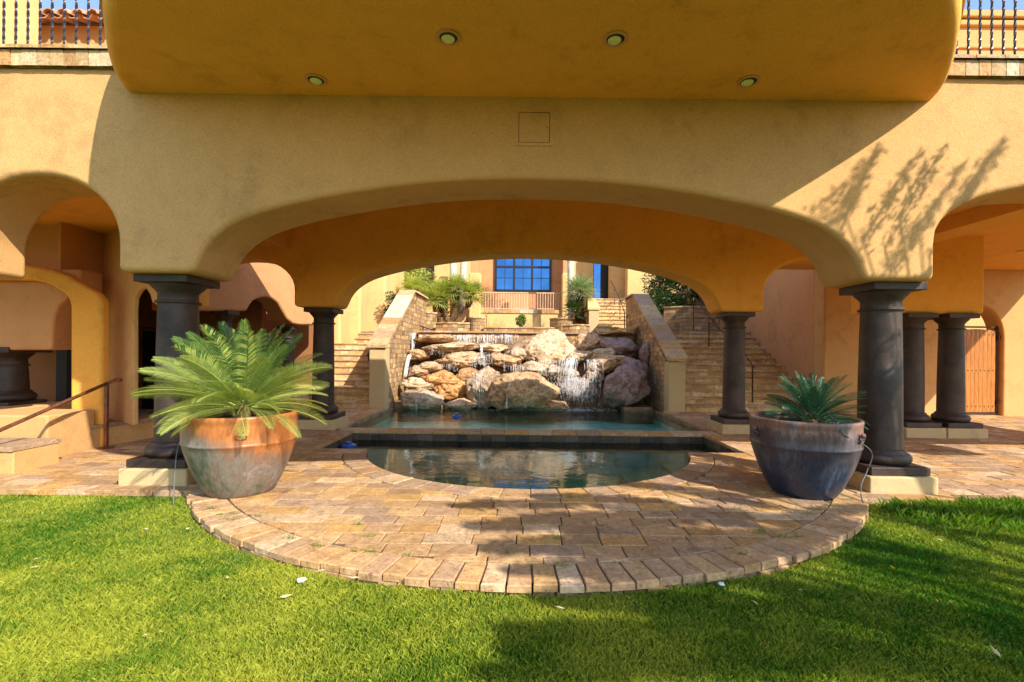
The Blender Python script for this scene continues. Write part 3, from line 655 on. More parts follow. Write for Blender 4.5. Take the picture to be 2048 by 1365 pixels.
# left upper house: tiled roof wall and plain corner block
uh = thing('tiled_roof_house', (-9, 9.5, 4.4), 'upper stucco house with a clay barrel tile eave at top left', 'house')
zt = P(150, 52, 9.5).z
mb = MB(); mb.box(-14, -6.6, 9.5, 13, 3.6, zt); mb.build('wall', 'stucco', uh)
mb = MB(); x = P(50, 60, 9.2).x-1.5
zz = zt
while x < -6.3:
    pts = [(x+.12*math.cos(R(a)), zz+.02+.10*math.sin(R(a))) for a in range(0, 181, 30)]
    n = len(pts); v = [(px_, 9.17, pz_) for px_, pz_ in pts]+[(px_, 11.8, pz_+.8) for px_, pz_ in pts]
    v += [(x+(px_-x)*.8, 9.17, zz+.02+(pz_-zz-.02)*.8) for px_, pz_ in pts]+[(x+(px_-x)*.8, 11.8, zz+.82+(pz_-zz-.02)*.8) for px_, pz_ in pts]
    mb.add(v, [(i, i+1, n+i+1, n+i) for i in range(n-1)]+[(2*n+i+1, 2*n+i, 3*n+i, 3*n+i+1) for i in range(n-1)]+[(i+1, i, 2*n+i, 2*n+i+1) for i in range(n-1)])
    px2 = [(x+.14+.10*math.cos(R(a)), zz+.06-.09*math.sin(R(a))) for a in range(0, 181, 30)]
    v = [(a_, 9.22, b_) for a_, b_ in px2]+[(a_, 11.8, b_+.78) for a_, b_ in px2]+[(a_, 9.22, b_-.02) for a_, b_ in px2]
    mb.add(v, [(i, i+1, n+i+1, n+i) for i in range(n-1)]+[(i, i+1, 2*n+i+1, 2*n+i) for i in range(n-1)]); x += .28
mb.build('roof', 'roof_tile', uh, smooth=True, ang=50)
ub = thing('stucco_tower', (-9, 7.5, 4.4), 'plain lit stucco wall behind the railing at the top left corner', 'house')
cx_ = P(63, 50, 7.6).x; mb = MB(); mb.box(-13, cx_, 7.6, 7.72, 3.6, 8.5); mb.build('wall', 'stucco_tan', ub)
mb = MB(); e = P(20, -20, 6.9); mb.box(-13, e.x, 6.4, 7.6, 8.2, 8.4); mb.build('eave', 'stucco_tan', ub)

# ================================================================== COURT: stairs, stringers, weir
def stairs(x0, x1, y0, n, rise, run, z0, label, narrow=None):
    t = thing('staircase', (x0, y0, z0), label, 'stairs')
    for k in range(n):
        a0_, a1_ = (x0, x1) if not narrow or k < narrow[0] else (narrow[1], x1)
        mb = MB(); z = z0+rise*k; y_ = y0+run*k
        mb.box(a0_, a1_, y_+.028, y_+run+.03, z-.02, z+rise-.042); st_ = mb.build('step', 'riser_brick', t)
        mb = MB(); xx = a0_
        while xx < a1_-.01:
            wd = min(random.uniform(.35, .6), a1_-xx); 
            if a1_-xx-wd < .1: wd = a1_-xx
            mb.stone([(xx+.001, y_), (xx+wd-.001, y_), (xx+wd-.001, y_+run+.027), (xx+.001, y_+run+.027)], z+rise-.042, z+rise, pick(TRAV, .08), .010); xx += wd
        mb.build('tread', 'travertine', st_)
    return t
stairs(-5.95, -3.84, 12.05, 12, .168, .31, 0, 'travertine staircase left of the waterfall, partly sunlit', (10, -5.3))
stairs(4.12, 7.49, 12.0, 13, .168, .31, 0, 'wide shaded travertine staircase right of the waterfall')
def stringer(side, label):
    t = thing('stone_stringer', (side[0], 12, 0), label, 'stone wall')
    xl, xr, z0, z1, yt, yc = side
    # sides: front stucco pillar
    fl = xl < 0
    mb = MB(); mb.box(xl+.02, xr-.02, 12.0, 12.42, -.06, z0-.02); mb.build('pillar', 'stucco_base', t, bev=.02)
    mb = MB(); o = [(12.425, -.5), (17.2, -.5), (17.2, z1+.02), (yt, z1+.02), (yt-.05, z1), (12.425, z0+.02)]
    xi = xr if fl else xl  # face toward the pool
    n = len(o); xa, xb = xl+.05, xr-.05
    v = [(xa, y_, z_) for y_, z_ in o]+[(xb, y_, z_) for y_, z_ in o]
    mb.add(v, [tuple(range(n)), tuple(range(2*n-1, n-1, -1))]+[(i, (i+1) % n, n+(i+1) % n, n+i) for i in range(n)]); mb.build('wall', 'stone_wall', t)
    mb = MB(); segs = 9
    for k in range(segs):
        y0_, y1_ = 11.95+(yt-11.95)*k/segs, 11.95+(yt-11.95)*(k+1)/segs-.008
        a, b_ = z0+(z1-z0)*k/segs, z0+(z1-z0)*(k+1)/segs-.004; c = pick(TRAV, .08)
        v = [(xl-.03, y0_, a), (xr+.03, y0_, a), (xr+.03, y1_, b_), (xl-.03, y1_, b_)]; v += [(x, y_, z_+.07) for x, y_, z_ in v]
        mb.add(v, [(3,2,1,0),(4,5,6,7),(0,1,5,4),(1,2,6,5),(2,3,7,6),(3,0,4,7)], c)
    mb.stone([(xl-.03, yt+.003), (xr+.03, yt+.003), (xr+.03, 17.2), (xl-.03, 17.2)], z1+.02, z1+.075, pick(TRAV, .05), .01)
    mb.build('cap', 'travertine', t)
stringer((-3.84, -3.40, 1.52, 3.30, 15.1, 0), 'sunlit sloping stone wall with travertine cap left of the waterfall')
stringer((3.66, 4.12, 1.27, 3.38, 15.9, 0), 'shaded sloping stone wall with travertine cap right of the waterfall')
# weir at the head of the falls
wt = thing('weir_wall', (0, 15.6, 0), 'stone spill wall with a tile lip above the boulders', 'stone wall')
mb = MB(); mb.box(-3.38, 3.64, 15.62, 15.95, -.5, 2.06); mb.build('wall', 'stone_wall', wt)
mb = MB(); coping_run(-3.38, 15.55, 3.64, 15.55, .45, 2.12, .55, PAV, .055); mb.build('lip', 'travertine', wt)
for (a, b2, zz_) in ((1.9, 3.6, 2.3),): mb = MB(); mb.add([(P(1205, 672, 15.2).x, 15.2, 2.1), (3.64, 15.2, 2.32), (3.64, 15.9, 2.34), (P(1205, 672, 15.9).x, 15.9, 2.12)]+[(P(1205, 672, 15.2).x, 15.2, 2.04), (3.64, 15.2, 2.26), (3.64, 15.9, 2.28), (P(1205, 672, 15.9).x, 15.9, 2.06)], [(0,1,2,3),(7,6,5,4),(0,4,5,1),(1,5,6,2),(2,6,7,3),(3,7,4,0)]); mb.build('raised_lip', 'stucco', wt)
# landing terrace behind it
mb = MB(); mb.box(-14, 7.5, 15.96, 30, 1.9, 2.1); struct(mb.build('terrace', 'brick_tile'))
# ledge corner in the pool, right and left
mb = MB(); mb.box(2.75, 3.54, 12.9, 13.5, -.45, .0); mb.box(-3.41, -2.2, 12.9, 13.6, -.45, .06); struct(mb.build('pool_ledge', 'brick_tile'))

# ================================================================== BOULDERS
def zz4(x, y): return x/3.357+740, y/3.357+500
def boulder(zx, zy, zw, zh, Y, col, label, seed, peak=0, tilt=0, dep=.8, sub=5, rough=.19, flat=0):
    px, py = zz4(zx, zy); c = P(px, py, Y); sx = zw/3.357*Y/F/2; sz = zh/3.357*Y/F/2; sy = max(sz, sx*dep)
    bm = bmesh.new(); bmesh.ops.create_icosphere(bm, subdivisions=sub, radius=1)
    off = Vector((seed*3.7, seed*1.3, seed*7.1)); rr = random.Random(seed)
    planes = []
    for _ in range(9):
        d = Vector((rr.gauss(0, 1), rr.gauss(0, 1), rr.gauss(0, 1))).normalized(); planes.append((d, rr.uniform(.66, .92)))
    for v in bm.verts:
        p = v.co.copy(); n_ = p.normalized()
        for d, k in planes:
            q = p.dot(d)
            if q > k: p -= d*(q-k)*.62
        p *= 1+rough*noise.noise(n_*1.4+off)*1.4+rough*.55*noise.noise(n_*3.3+off)+rough*.28*noise.noise(n_*8+off)+rough*.17*noise.noise(n_*18+off)+rough*.09*noise.noise(n_*40+off)
        cr = abs(noise.noise(n_*2.2+off*1.7)); p *= 1-.14*max(0, 1-cr/.05) if cr < .05 else 1
        if peak and p.z > 0: sh = 1-.42*peak*p.z; p.x *= sh; p.y *= sh
        v.co = Vector((p.x*sx, p.y*sy, p.z*sz))
    bmesh.ops.rotate(bm, verts=bm.verts, cent=(0, 0, 0), matrix=Matrix.Rotation(R(tilt), 3, 'Y'))
    xs = [v.co.x for v in bm.verts]; zs_ = [v.co.z for v in bm.verts]
    kx, kz = 2*sx/(max(xs)-min(xs))*1.04, 2*sz/(max(zs_)-min(zs_))*1.06; mx_, mz_ = (max(xs)+min(xs))/2, (max(zs_)+min(zs_))/2
    for v in bm.verts: v.co.x = (v.co.x-mx_)*kx; v.co.z = (v.co.z-mz_)*kz
    for f in bm.faces: f.smooth = True
    me = bpy.data.meshes.new('boulder'); bm.to_mesh(me); bm.free(); me.materials.append(MATS['boulder'])
    o = bpy.data.objects.new('boulder', me); COL.objects.link(o); o.location = c; o.color = (*col, 1)
    tag(o, label, 'boulder', 'boulders of the waterfall'); return o
TN, GR, OR, PU, WH, BR = (.62, .43, .25), (.54, .44, .34), (.68, .37, .15), (.36, .26, .245), (.64, .50, .34), (.54, .35, .19)
RK = [
 (1165, 690, 460, 300, 15.0, WH, 'largest pale peaked boulder at the top centre of the waterfall', .9, 0),
 (1445, 640, 220, 150, 15.25, TN, 'pointed tan boulder right of the large peaked one at the top', .5, -18),
 (1690, 665, 290, 150, 14.9, PU, 'dark purplish boulder under the right end of the weir', .2, 10),
 (440, 598, 290, 60, 15.15, TN, 'thin flat slab highest on the left below the weir', 0, -3),
 (545, 655, 400, 78, 14.75, WH, 'long flat slab second from the top on the left', 0, -4),
 (825, 660, 215, 72, 14.8, WH, 'short flat slab left of the large peaked boulder', 0, 3),
 (600, 735, 345, 110, 14.3, TN, 'wide tan slab in the middle of the left side', .1, -5),
 (895, 742, 240, 100, 14.2, BR, 'brown sloping slab below the left flank of the peaked boulder', 0, 14),
 (1105, 795, 220, 95, 14.0, WH, 'pale slab directly above the widest round boulder', 0, 5),
 (1245, 815, 140, 85, 13.9, GR, 'small grey block between the two right hand cascades', 0, 0),
 (1400, 718, 170, 78, 14.4, WH, 'small pale stone at the head of the right cascade', 0, -8),
 (1550, 700, 190, 80, 14.5, WH, 'rounded pale stone leaning on the purplish top boulder', .1, -12),
 (1605, 765, 310, 128, 14.0, TN, 'wedge shaped tan slab pointing right over the dark boulder', .2, -14),
 (1760, 815, 210, 190, 13.75, PU, 'tall purplish boulder wedged against the right stone wall', .2, 20),
 (1720, 915, 315, 280, 13.25, PU, 'huge dark purplish boulder lowest on the right', .15, -25),
 (1400, 935, 280, 160, 13.55, PU, 'wet dark boulder under the splashing right cascade', 0, 0),
 (1345, 835, 120, 70, 13.8, GR, 'small wet stone behind the right cascade', 0, 0),
 (1500, 850, 150, 90, 13.9, BR, 'brown stone in the shadow below the wedge slab', 0, 0),
 (785, 925, 275, 280, 13.4, GR, 'upright grey boulder left of the widest round one', .3, 12),
 (1025, 952, 480, 255, 12.95, TN, 'widest round boulder with a white streak at bottom centre', .1, -4),
 (335, 818, 145, 80, 13.9, WH, 'small round pale stone on the left by the wet wall', 0, 0),
 (415, 785, 170, 68, 14.0, WH, 'small flat pale stone above the orange one', 0, 4),
 (470, 862, 265, 108, 13.6, OR, 'smooth orange boulder on the left side', 0, 2),
 (325, 905, 235, 98, 13.4, WH, 'pale lumpy stone on the left against the stringer', 0, 5),
 (545, 930, 250, 165, 13.55, OR, 'deep orange boulder low on the left', .1, 10),
 (352, 1010, 300, 135, 12.95, GR, 'wet grey boulder lowest on the left over the pool', 0, 3),
 (600, 1035, 225, 75, 13.1, WH, 'small pale splash stone between left and centre boulders', .7, 0),
 (1185, 1045, 300, 75, 13.2, TN, 'flat sandy stone at the waterline right of centre', .3, 0),
 (330, 705, 150, 75, 14.5, TN, 'tan stone tucked under the left slabs', 0, 0),
 (650, 850, 170, 120, 13.9, BR, 'brown stone in shade behind the upright grey boulder', 0, 0),
 (985, 700, 150, 90, 14.6, GR, 'grey stone in the notch beside the peaked boulder', .2, 0),
 (1850, 700, 90, 160, 14.2, PU, 'narrow dark stone behind the others by the right wall', 0, 0),
]
for i, (x, y, w_, h_, Y, c, lb, pk, tl_) in enumerate(RK):
    boulder(x, y, w_, h_, Y, c, lb, i+3, pk, tl_, dep=.75 if h_ > 90 else .9)
# rough rock face they lean on
mb = MB(); nx_, ny_ = 80, 46; v = []
for j in range(ny_):
    for i in range(nx_):
        x = PX0+.03+(PX1-PX0-.06)*i/(nx_-1); t = j/(ny_-1); y_ = 13.35+2.2*t; z_ = -.45+2.35*t**.8
        d_ = noise.noise(Vector((x*1.3, y_*1.3, 3)))*.35+noise.noise(Vector((x*4, y_*4, 7)))*.13
        v.append((x, y_-d_*.3, z_+d_*.6*(1-t*.8)))
mb.add(v, [(j*nx_+i, j*nx_+i+1, (j+1)*nx_+i+1, (j+1)*nx_+i) for j in range(ny_-1) for i in range(nx_-1)])
o_ = mb.build('rock_face', 'boulder', smooth=True); o_.color = (.24, .15, .08, 1); tag(o_, 'rough brown rock bank behind and between the waterfall boulders', 'rock face')  # bank tinted dark: shade in the gaps between boulders put into its colour

# ================================================================== FALLING WATER
def falls(label, specs, seed):
    rr = random.Random(seed); mb = MB()
    for (x0, x1, yt, yb, Yt, Yb, n, wd, brk, lean) in specs:
        for k in range(n):
            zx = (x0+x1)/2+max(-1.3, min(1.3, rr.gauss(0, .55)))*(x1-x0)/2 if brk >= .3 else rr.uniform(x0, x1); a = P(*zz4(zx, yt+rr.uniform(-4, 4)), Yt); b_ = P(*zz4(zx+lean+rr.uniform(-6, 6), yb+rr.uniform(-14, 6)-(rr.random()*.4*(yb-yt) if brk > .3 else 0)), Yb)
            m_ = 10; w0 = wd*rr.uniform(.4, 1.3)
            for i in range(m_):
                if rr.random() < brk: continue
                t0, t1 = i/m_, (i+1)/m_*(.999 if rr.random() > brk else .96)
                j0 = rr.uniform(-.006, .006)
                f_ = lambda t: Vector((a.x+(b_.x-a.x)*t**.8+j0, a.y+(b_.y-a.y)*t**.5-.05*t, a.z+(b_.z-a.z)*(t**1.4 if brk else t)))
                p, q = f_(t0), f_(t1); ww = w0*(1-.4*t0)
                mb.add([p-Vector((ww, 0, 0)), p+Vector((0, -ww*.8, 0)), p+Vector((ww, 0, 0)), q-Vector((ww*.8, 0, 0)), q+Vector((0, -ww*.6, 0)), q+Vector((ww*.8, 0, 0))], [(0, 1, 4, 3), (1, 2, 5, 4)])
    o = mb.build('waterfall', 'falling_water', smooth=True); tag(o, label, 'waterfall', 'cascades over the boulders'); return o
falls('thin water curtain spilling off the weir at the top left', [(330, 1000, 572, 628, 15.5, 15.35, 110, .02, .12, 0)], 1)
falls('narrow white stream running down the left stone wall', [(296, 312, 560, 700, 15.4, 14.6, 9, .02, .05, -20), (268, 292, 700, 850, 14.5, 13.7, 10, .022, .05, -40)], 2)
falls('dripping veil below the two flat slabs on the left', [(430, 570, 655, 705, 14.35, 14.2, 34, .009, .3, 0), (480, 590, 765, 832, 13.85, 13.7, 26, .008, .4, 0)], 3)
falls('trickle between the tan slabs left of centre', [(690, 800, 715, 800, 14.0, 13.6, 34, .010, .35, 4), (740, 760, 640, 720, 14.4, 14.1, 8, .02, .2, 5)], 4)
falls('drips over the pale slab onto the widest boulder', [(900, 1060, 775, 835, 13.7, 13.3, 44, .008, .35, 0), (1150, 1200, 810, 842, 13.5, 13.2, 8, .008, .3, 0)], 5)
falls('scattered thin streams across the middle boulders', [(560, 900, 690, 790, 13.55, 13.3, 40, .007, .35, 3), (1080, 1290, 745, 860, 13.35, 13.1, 46, .007, .35, 0), (690, 780, 830, 1050, 12.95, 12.8, 12, .007, .3, 6), (1060, 1230, 850, 1040, 12.5, 12.42, 16, .006, .35, 8), (380, 520, 640, 720, 14.2, 14.1, 20, .007, .35, 0)], 17)
falls('white streak running down the widest round boulder', [(942, 952, 880, 1062, 12.48, 12.35, 7, .020, .06, -34), (1028, 1044, 950, 1066, 12.50, 12.38, 9, .014, .2, 4)], 6)
falls('splashing right cascade falling in two steps', [(1310, 1400, 725, 870, 13.75, 13.2, 60, .010, .35, -22), (1262, 1530, 865, 1062, 13.0, 12.85, 150, .007, .62, 0), (1240, 1540, 850, 1050, 12.9, 12.8, 160, .006, .72, 0), (1290, 1380, 740, 1040, 13.0, 12.8, 40, .010, .5, -20)], 7)
falls('side cascade dropping from the wedge shaped slab', [(1440, 1545, 735, 900, 13.5, 13.1, 50, .009, .42, 6)], 8)
falls('dark spill off the right end of the weir', [(1560, 1745, 590, 606, 15.15, 15.1, 30, .012, .3, 0)], 9)
falls('thin trickle off the lowest left boulder', [(300, 340, 1005, 1110, 12.42, 12.38, 7, .007, .35, -4)], 10)
# foam on the pool where it lands
mb = MB(); rr = random.Random(5)
for k in range(900):
    if rr.random() < .7: px, py = zz4(rr.gauss(1350, 130), rr.uniform(1052, 1084))
    else: px, py = zz4(rr.gauss(1000, 160), rr.uniform(1064, 1082))
    g = G(px, py, -.095); r_ = rr.uniform(.008, .035)
    mb.add([(g.x+r_*math.cos(a)*rr.uniform(.6, 1.3), g.y+r_*math.sin(a)*1.2, -.094+(.02*rr.random() if k % 3 == 0 else 0)) for a in (0, 1.05, 2.1, 3.14, 4.2, 5.24)], [(0, 1, 2, 3, 4, 5)])
stuff(mb.build('foam', 'falling_water'), 'white foam on the pool below the cascades', 'foam')

# ================================================================== FLOATS
def float_(px, py, z, r, label):
    g = G(px, py, z); t = thing('pool_float', g, label, 'pool float', 'blue pool floats')
    mb = MB(); mb.lathe([(r*.7, g.z-.02), (r, g.z), (r, g.z+.03), (r*.85, g.z+.045), (r*.4, g.z+.05)], g.x, g.y, 24); mb.build('body', 'blue_plastic', t, smooth=True)
    mb = MB(); mb.lathe([(r*.38, g.z+.05), (r*.4, g.z+.075), (r*.28, g.z+.085)], g.x, g.y, 20); mb.build('cap', 'blue_plastic', t, smooth=True)
float_(913, 835, -.10, .10, 'round blue float drifting on the upper pool'); float_(697, 894, -.165, .13, 'blue float at the left corner of the spa')
float_(853, 664, 2.13, .14, 'blue float lying up on the weir at the left')

# ================================================================== REAR TERRACE AND HOUSE
rh = thing('rear_house', (0, 24, 2.1), 'sunlit stucco house with a dark framed window beyond the terrace', 'house')
YH = 24.0
def hx(px, Y=YH): return P(px, 600, Y).x
def hz(py, Y=YH): return P(1045, py, Y).z
wx0, wx1 = hx(991), hx(1100); wz0, wz1 = hz(582), hz(582)+2.35
mb = MB(); wall(mb, (0, YH), (1, YH), [(hx(945), 2), (hx(1145), 2), (hx(1145), 9), (hx(945), 9)], .3); mb.build('recessed_wall', 'stucco_pink', rh)
mb = MB(); mb.box(-16, hx(902), 23.0, 23.4, 2, 9); mb.box(hx(1130, 22.6), hx(1186, 22.6), 22.6, 23, 2, 9); mb.box(hx(1221, 21.6), hx(1262, 21.6), 21.6, 22.2, 2, 9); mb.box(hx(902), hx(948), 23.2, 23.6, 2, 9); mb.build('wall', 'stucco_tan', rh)
mb = MB(); mb.box(hx(1255, 20.5), 9.5, 20.5, 21, 2, 8); mb.build('side_wall', 'stucco_tan', rh)
mb = MB(); mb.box(-16, -6, 20, 20.4, 2, 8.5); mb.build('side_wall', 'stucco_tan', rh)
mb = MB(); mb.box(-16, 16, 24.5, 26, 2, 9); mb.build('rear_mass', 'stucco_brown', rh)
wn = None
mb = MB(); ww = wx1-wx0
for x in (wx0, wx0+ww*.335, wx0+ww*.665, wx1): mb.box(x-.055, x+.055, 23.90, 23.99, wz0, wz1)
for z in (wz0, hz(535), wz1): mb.box(wx0-.05, wx1+.05, 23.91, 23.98, z-.05, z+.05)
for x in (wx0+ww*.168, wx0+ww*.5, wx0+ww*.832): mb.box(x-.014, x+.014, 23.93, 23.97, wz0, wz1)
mb.box(wx0, wx1, 23.935, 23.965, hz(557)-.014, hz(557)+.014)
wn = mb.build('window', 'window_frame', rh)
mb = MB(); mb.box(wx0, wx1, 23.96, 23.985, wz0, wz1); mb.build('pane', 'glass', wn)
mb = MB(); mb.box(hx(1186, 22.8), hx(1222, 22.8), 22.8, 22.95, 3.6, 8); dd_ = mb.build('door', 'black', rh)
mb = MB(); mb.box(hx(1187, 22.8), hx(1200, 22.8), 22.76, 22.79, 3.9, 8); mb.build('pane', 'glass', dd_)
mb = MB(); mb.box(hx(845, 22.95), hx(868, 22.95), 22.9, 22.98, 4.0, 8); w2 = mb.build('window', 'window_frame', rh)
# terrace parapets, railing
YB = 21.0
tw = thing('terrace_wall', (0, YB, 2.1), 'low stucco terrace wall with travertine band under the far railing', 'wall')
za, zb = P(1040, 627, YB).z, P(1040, 620, YB).z
mb = MB(); mb.box(hx(935, YB), hx(1128, YB), YB, YB+.4, 2.05, za); mb.build('wall', 'stucco_tan', tw)
mb = MB(); coping_run(hx(935, YB), YB-.04, hx(1128, YB), YB-.04, .48, zb, .4, TRAV, zb-za); mb.build('cap', 'travertine', tw)
mb = MB(); mb.box(hx(930, YB), hx(1130, YB), YB+.45, 23.9, 2.05, zb-.05); mb.build('upper_floor', 'brick_tile', tw)
rl = thing('far_railing', (0, YB, zb), 'thin tan iron railing on the terrace wall below the window', 'railing')
zt_ = P(1040, 584, YB).z
mb = MB(); mb.box(hx(955, YB), hx(1119, YB), YB+.16, YB+.20, zt_-.04, zt_); mb.box(hx(955, YB), hx(1119, YB), YB+.16, YB+.20, zb+.05, zb+.08); mb.build('rail', 'iron_tan', rl)
x = hx(960, YB)
while x < hx(1119, YB): mb = MB(); mb.box(x-.013, x+.013, YB+.17, YB+.19, zb+.0, zt_-.04); mb.build('baluster', 'iron_tan', rl); x += .115
# terrace pillars
for (pa, pb_, top, Yp, lb) in ((938, 961, 546, 20.8, 'rounded stucco pillar left of the far railing'), (1124, 1140, 546, 20.8, 'stucco pillar right of the far railing')):
    t = thing('pillar', (hx(pa, Yp), Yp, 2.1), lb, 'pillar')
    mb = MB(); mb.box(hx(pa, Yp), hx(pb_, Yp), Yp, Yp+.5, 2.05, P(pa, top, Yp).z); mb.build('shaft', 'stucco_tan', t, bev=.05)
    mb = MB(); mb.box(hx(pa, Yp)+.04, hx(pb_, Yp)-.08, Yp+.06, Yp+.44, P(pa, top, Yp).z, 7); mb.build('post', 'stucco_pink', t)
Yp = 18.0
t = thing('pillar', (hx(1185, Yp), Yp, 2.1), 'capped stucco pillar beside the far steps and the fan palm', 'pillar')
xa, xb = hx(1178, Yp), hx(1198, Yp); zc = P(1188, 620, Yp).z; zk = P(1188, 596, Yp).z
mb = MB(); mb.box(xa, xb, Yp, Yp+.5, 2.05, zc); mb.build('shaft', 'stucco_base', t, bev=.02)
mb = MB(); v = [(xa-.04, Yp-.04, zc), (xb+.04, Yp-.04, zc), (xb+.04, Yp+.9, zc), (xa-.04, Yp+.9, zc), (xa-.04, Yp-.04, zc+.07), (xb+.04, Yp-.04, zc+.07), (xb-.04, Yp+.5, zk), (xa+.02, Yp+.5, zk), (xb-.04, Yp+.9, zk), (xa+.02, Yp+.9, zk)]
mb.add(v, [(0, 1, 5, 4), (4, 5, 6, 7), (7, 6, 8, 9), (1, 2, 8, 6, 5), (0, 4, 7, 9, 3), (3, 9, 8, 2)]); mb.build('cap', 'stucco_tan', t)
stairs(hx(1197, 17.4), 4.9, 17.4, 10, .166, .31, 2.1, 'narrow shaded far steps climbing to the dark door')
mb = MB(); mb.box(hx(1190, 21), 6, 20.51, 23.5, 2.1, 3.76); struct(mb.build('upper_landing', 'brick_tile'))
# low planters in stone
def planter(pts, z0, z1, label, cap=.05, th=.25):
    t = thing('planter', (pts[0][0], pts[0][1], z0), label, 'planter', 'curved stone planters on the terrace')
    mb = MB(); mc = MB()
    for i in range(len(pts)-1):
        a, b_ = Vector(pts[i]), Vector(pts[i+1]); d = (b_-a); l = d.length; n_ = Vector((-d.y, d.x))/l*th
        q = [a, b_, b_+n_, a+n_]; mb.prism([(p.x, p.y) for p in q], z0, z1)
        e = n_/th*.03; q = [a-e, b_-e, b_+n_, a+n_]; mc.prism([(p.x, p.y) for p in q], z1+.001, z1+cap, pick(TRAV, .05))
    mb.build('wall', 'stone_wall', t); mc.build('cap', 'travertine', t)
def arcpts(px0, px1, Y, bul, n=8):
    x0, x1 = hx(px0, Y), hx(px1, Y); return [(x0+(x1-x0)*k/n, Y-bul*math.sin(math.pi*k/n)) for k in range(n+1)]
planter(arcpts(842, 874, 17.6, .25), 2.1, P(850, 628, 17.6).z, 'tall rounded stone planter behind the left stringer')
planter(arcpts(872, 940, 17.2, .15), 2.1, P(900, 648, 17.2).z, 'low stone planter in front of the left palms')
planter(arcpts(935, 972, 17.9, .3), 2.1, P(950, 638, 17.9).z, 'rounded stone planter under the right hand leaning palm')
planter(arcpts(968, 1110, 17.5, .05, 4), 2.1, P(1040, 657, 17.5).z, 'long low stone kerb in front of the terrace wall')
planter(arcpts(1100, 1155, 18.6, .45), 2.1, P(1130, 640, 18.6).z, 'rounded stone planter holding the grey fan palm')
planter(arcpts(1126, 1180, 17.7, .2), 2.1, P(1150, 652, 17.7).z, 'low shaded stone planter beside the capped pillar')
planter(arcpts(1328, 1420, 17.6, .4), 2.1, P(1370, 617, 17.6).z, 'tall curved stone planter behind the right stringer')
planter(arcpts(1360, 1440, 16.9, .3), 2.1, P(1400, 636, 16.9).z, 'lower curved stone planter at the head of the right stairs')
# walls flanking the left stairs
t = thing('stair_side_wall', (-5.6, 15, 0), 'tall pale stucco wall rising beside the left stairs', 'wall')
mb = MB(); mb.box(-9.5, hx(721, 15.9), 15.9, 16.6, 0, 7); mb.box(hx(640, 15.0), hx(681, 15.0), 15.0, 15.9, 0, 7); mb.build('wall', 'stucco_tan', t, bev=.08, seg=4)
mb = MB(); mb.box(hx(715, 17.2), hx(771, 17.2), 17.2, 20, 1.5, 8); mb.build('wall', 'stucco_tan', t, bev=.08, seg=4)

# stair handrails
def rail(pts, posts, label, m='iron', r=.018):
    t = thing('handrail', posts[0][0], label, 'handrail')
    mb = MB(); mb.tube(pts, r, 6); mb.build('rail', m, t)
    for a, b_ in posts: mb = MB(); mb.tube([a, b_], r*1.1, 5); mb.build('post', m, t)
rail([P(1391, 598, 16.5), P(1417, 633, 15.3), P(1445, 665, 14.6), P(1492, 712, 13.3), P(1508, 735, 12.3)], [(P(1387, 660, 16.2), P(1387, 596, 16.5)), (P(1418, 703, 15.0), P(1418, 636, 15.2)), (P(1505, 805, 12.3), P(1505, 733, 12.3))], 'iron handrail climbing the wide right staircase')
rail([P(1222, 562, 20.4), P(1240, 600, 18.9), P(1250, 627, 17.6)], [(P(1229, 620, 19.6), P(1229, 576, 19.9)), (P(1240, 645, 18.6), P(1240, 601, 18.9)), (P(1249, 662, 17.5), P(1249, 627, 17.5))], 'thin handrail on the narrow far steps')
rail([P(840, 652, 16.2), P(880, 666, 15.8)], [(P(846, 668, 16.2), P(846, 653, 16.2))], 'short rail by the weir behind the left stringer')
rail([P(734, 712, 12.1), P(770, 650, 14.2)], [(P(737, 722, 12.1), P(737, 708, 12.1))], 'wall mounted rail on the stair side of the left stringer')

# ================================================================== PLANTS
def frond(mb, base, azm, el, L, droop, nl=46, lw=.0055, ll=.155, yellow=.3, seed=0, roll=0, vee=25):
    rr = random.Random(seed); d = Vector((math.cos(azm)*math.cos(el), math.sin(azm)*math.cos(el), math.sin(el))); p = Vector(base); n = 16; pts = [p.copy()]; e = el
    curl = rr.uniform(-.02, .02)
    for i in range(n):
        e -= droop/n*(.35+1.5*i/n); azm += curl; d = Vector((math.cos(azm)*math.cos(e), math.sin(azm)*math.cos(e), math.sin(e))); p = p+d*L/n; pts.append(p.copy())
    c0 = min(1.0, max(0.0, yellow+rr.uniform(-.12, .12)))
    mb.tube(pts, .009*L/.9, 4, c=min(1., c0+.25), r2=.002)
    for k in range(nl):
        s = .14+.86*(k+.5)/nl; f = s*n; i = min(int(f), n-1); q = pts[i].lerp(pts[i+1], f-i); t = (pts[i+1]-pts[i]).normalized()
        side = t.cross(Vector((0, 0, 1))); side = side.normalized() if side.length > .01 else Vector((1, 0, 0)); up = side.cross(t)
        side = (side*math.cos(roll)+up*math.sin(roll)); up = side.cross(t)
        l = ll*L/.9*(math.sin(math.pi*min(1, (s*.93+.05)))**.55)*rr.uniform(.9, 1.06)
        fw = .30+1.0*s**2.5
        for sg in (-1, 1):
            dr = (side*sg*math.cos(R(vee))+up*math.sin(R(vee))+t*fw).normalized(); b_ = q; w_ = lw*L/.9*rr.uniform(.85, 1.15)
            mid = b_+dr*l*.55+up*.004; tip = b_+dr*l+Vector((0, 0, -l*.12)); wv = dr.cross(up).normalized()*w_
            c = min(1., max(0., c0+rr.uniform(-.12, .12)))
            mb.add([b_-wv*.6, b_+wv*.6, mid+wv, mid-wv, tip], [(0, 1, 2, 3), (3, 2, 4)], c)
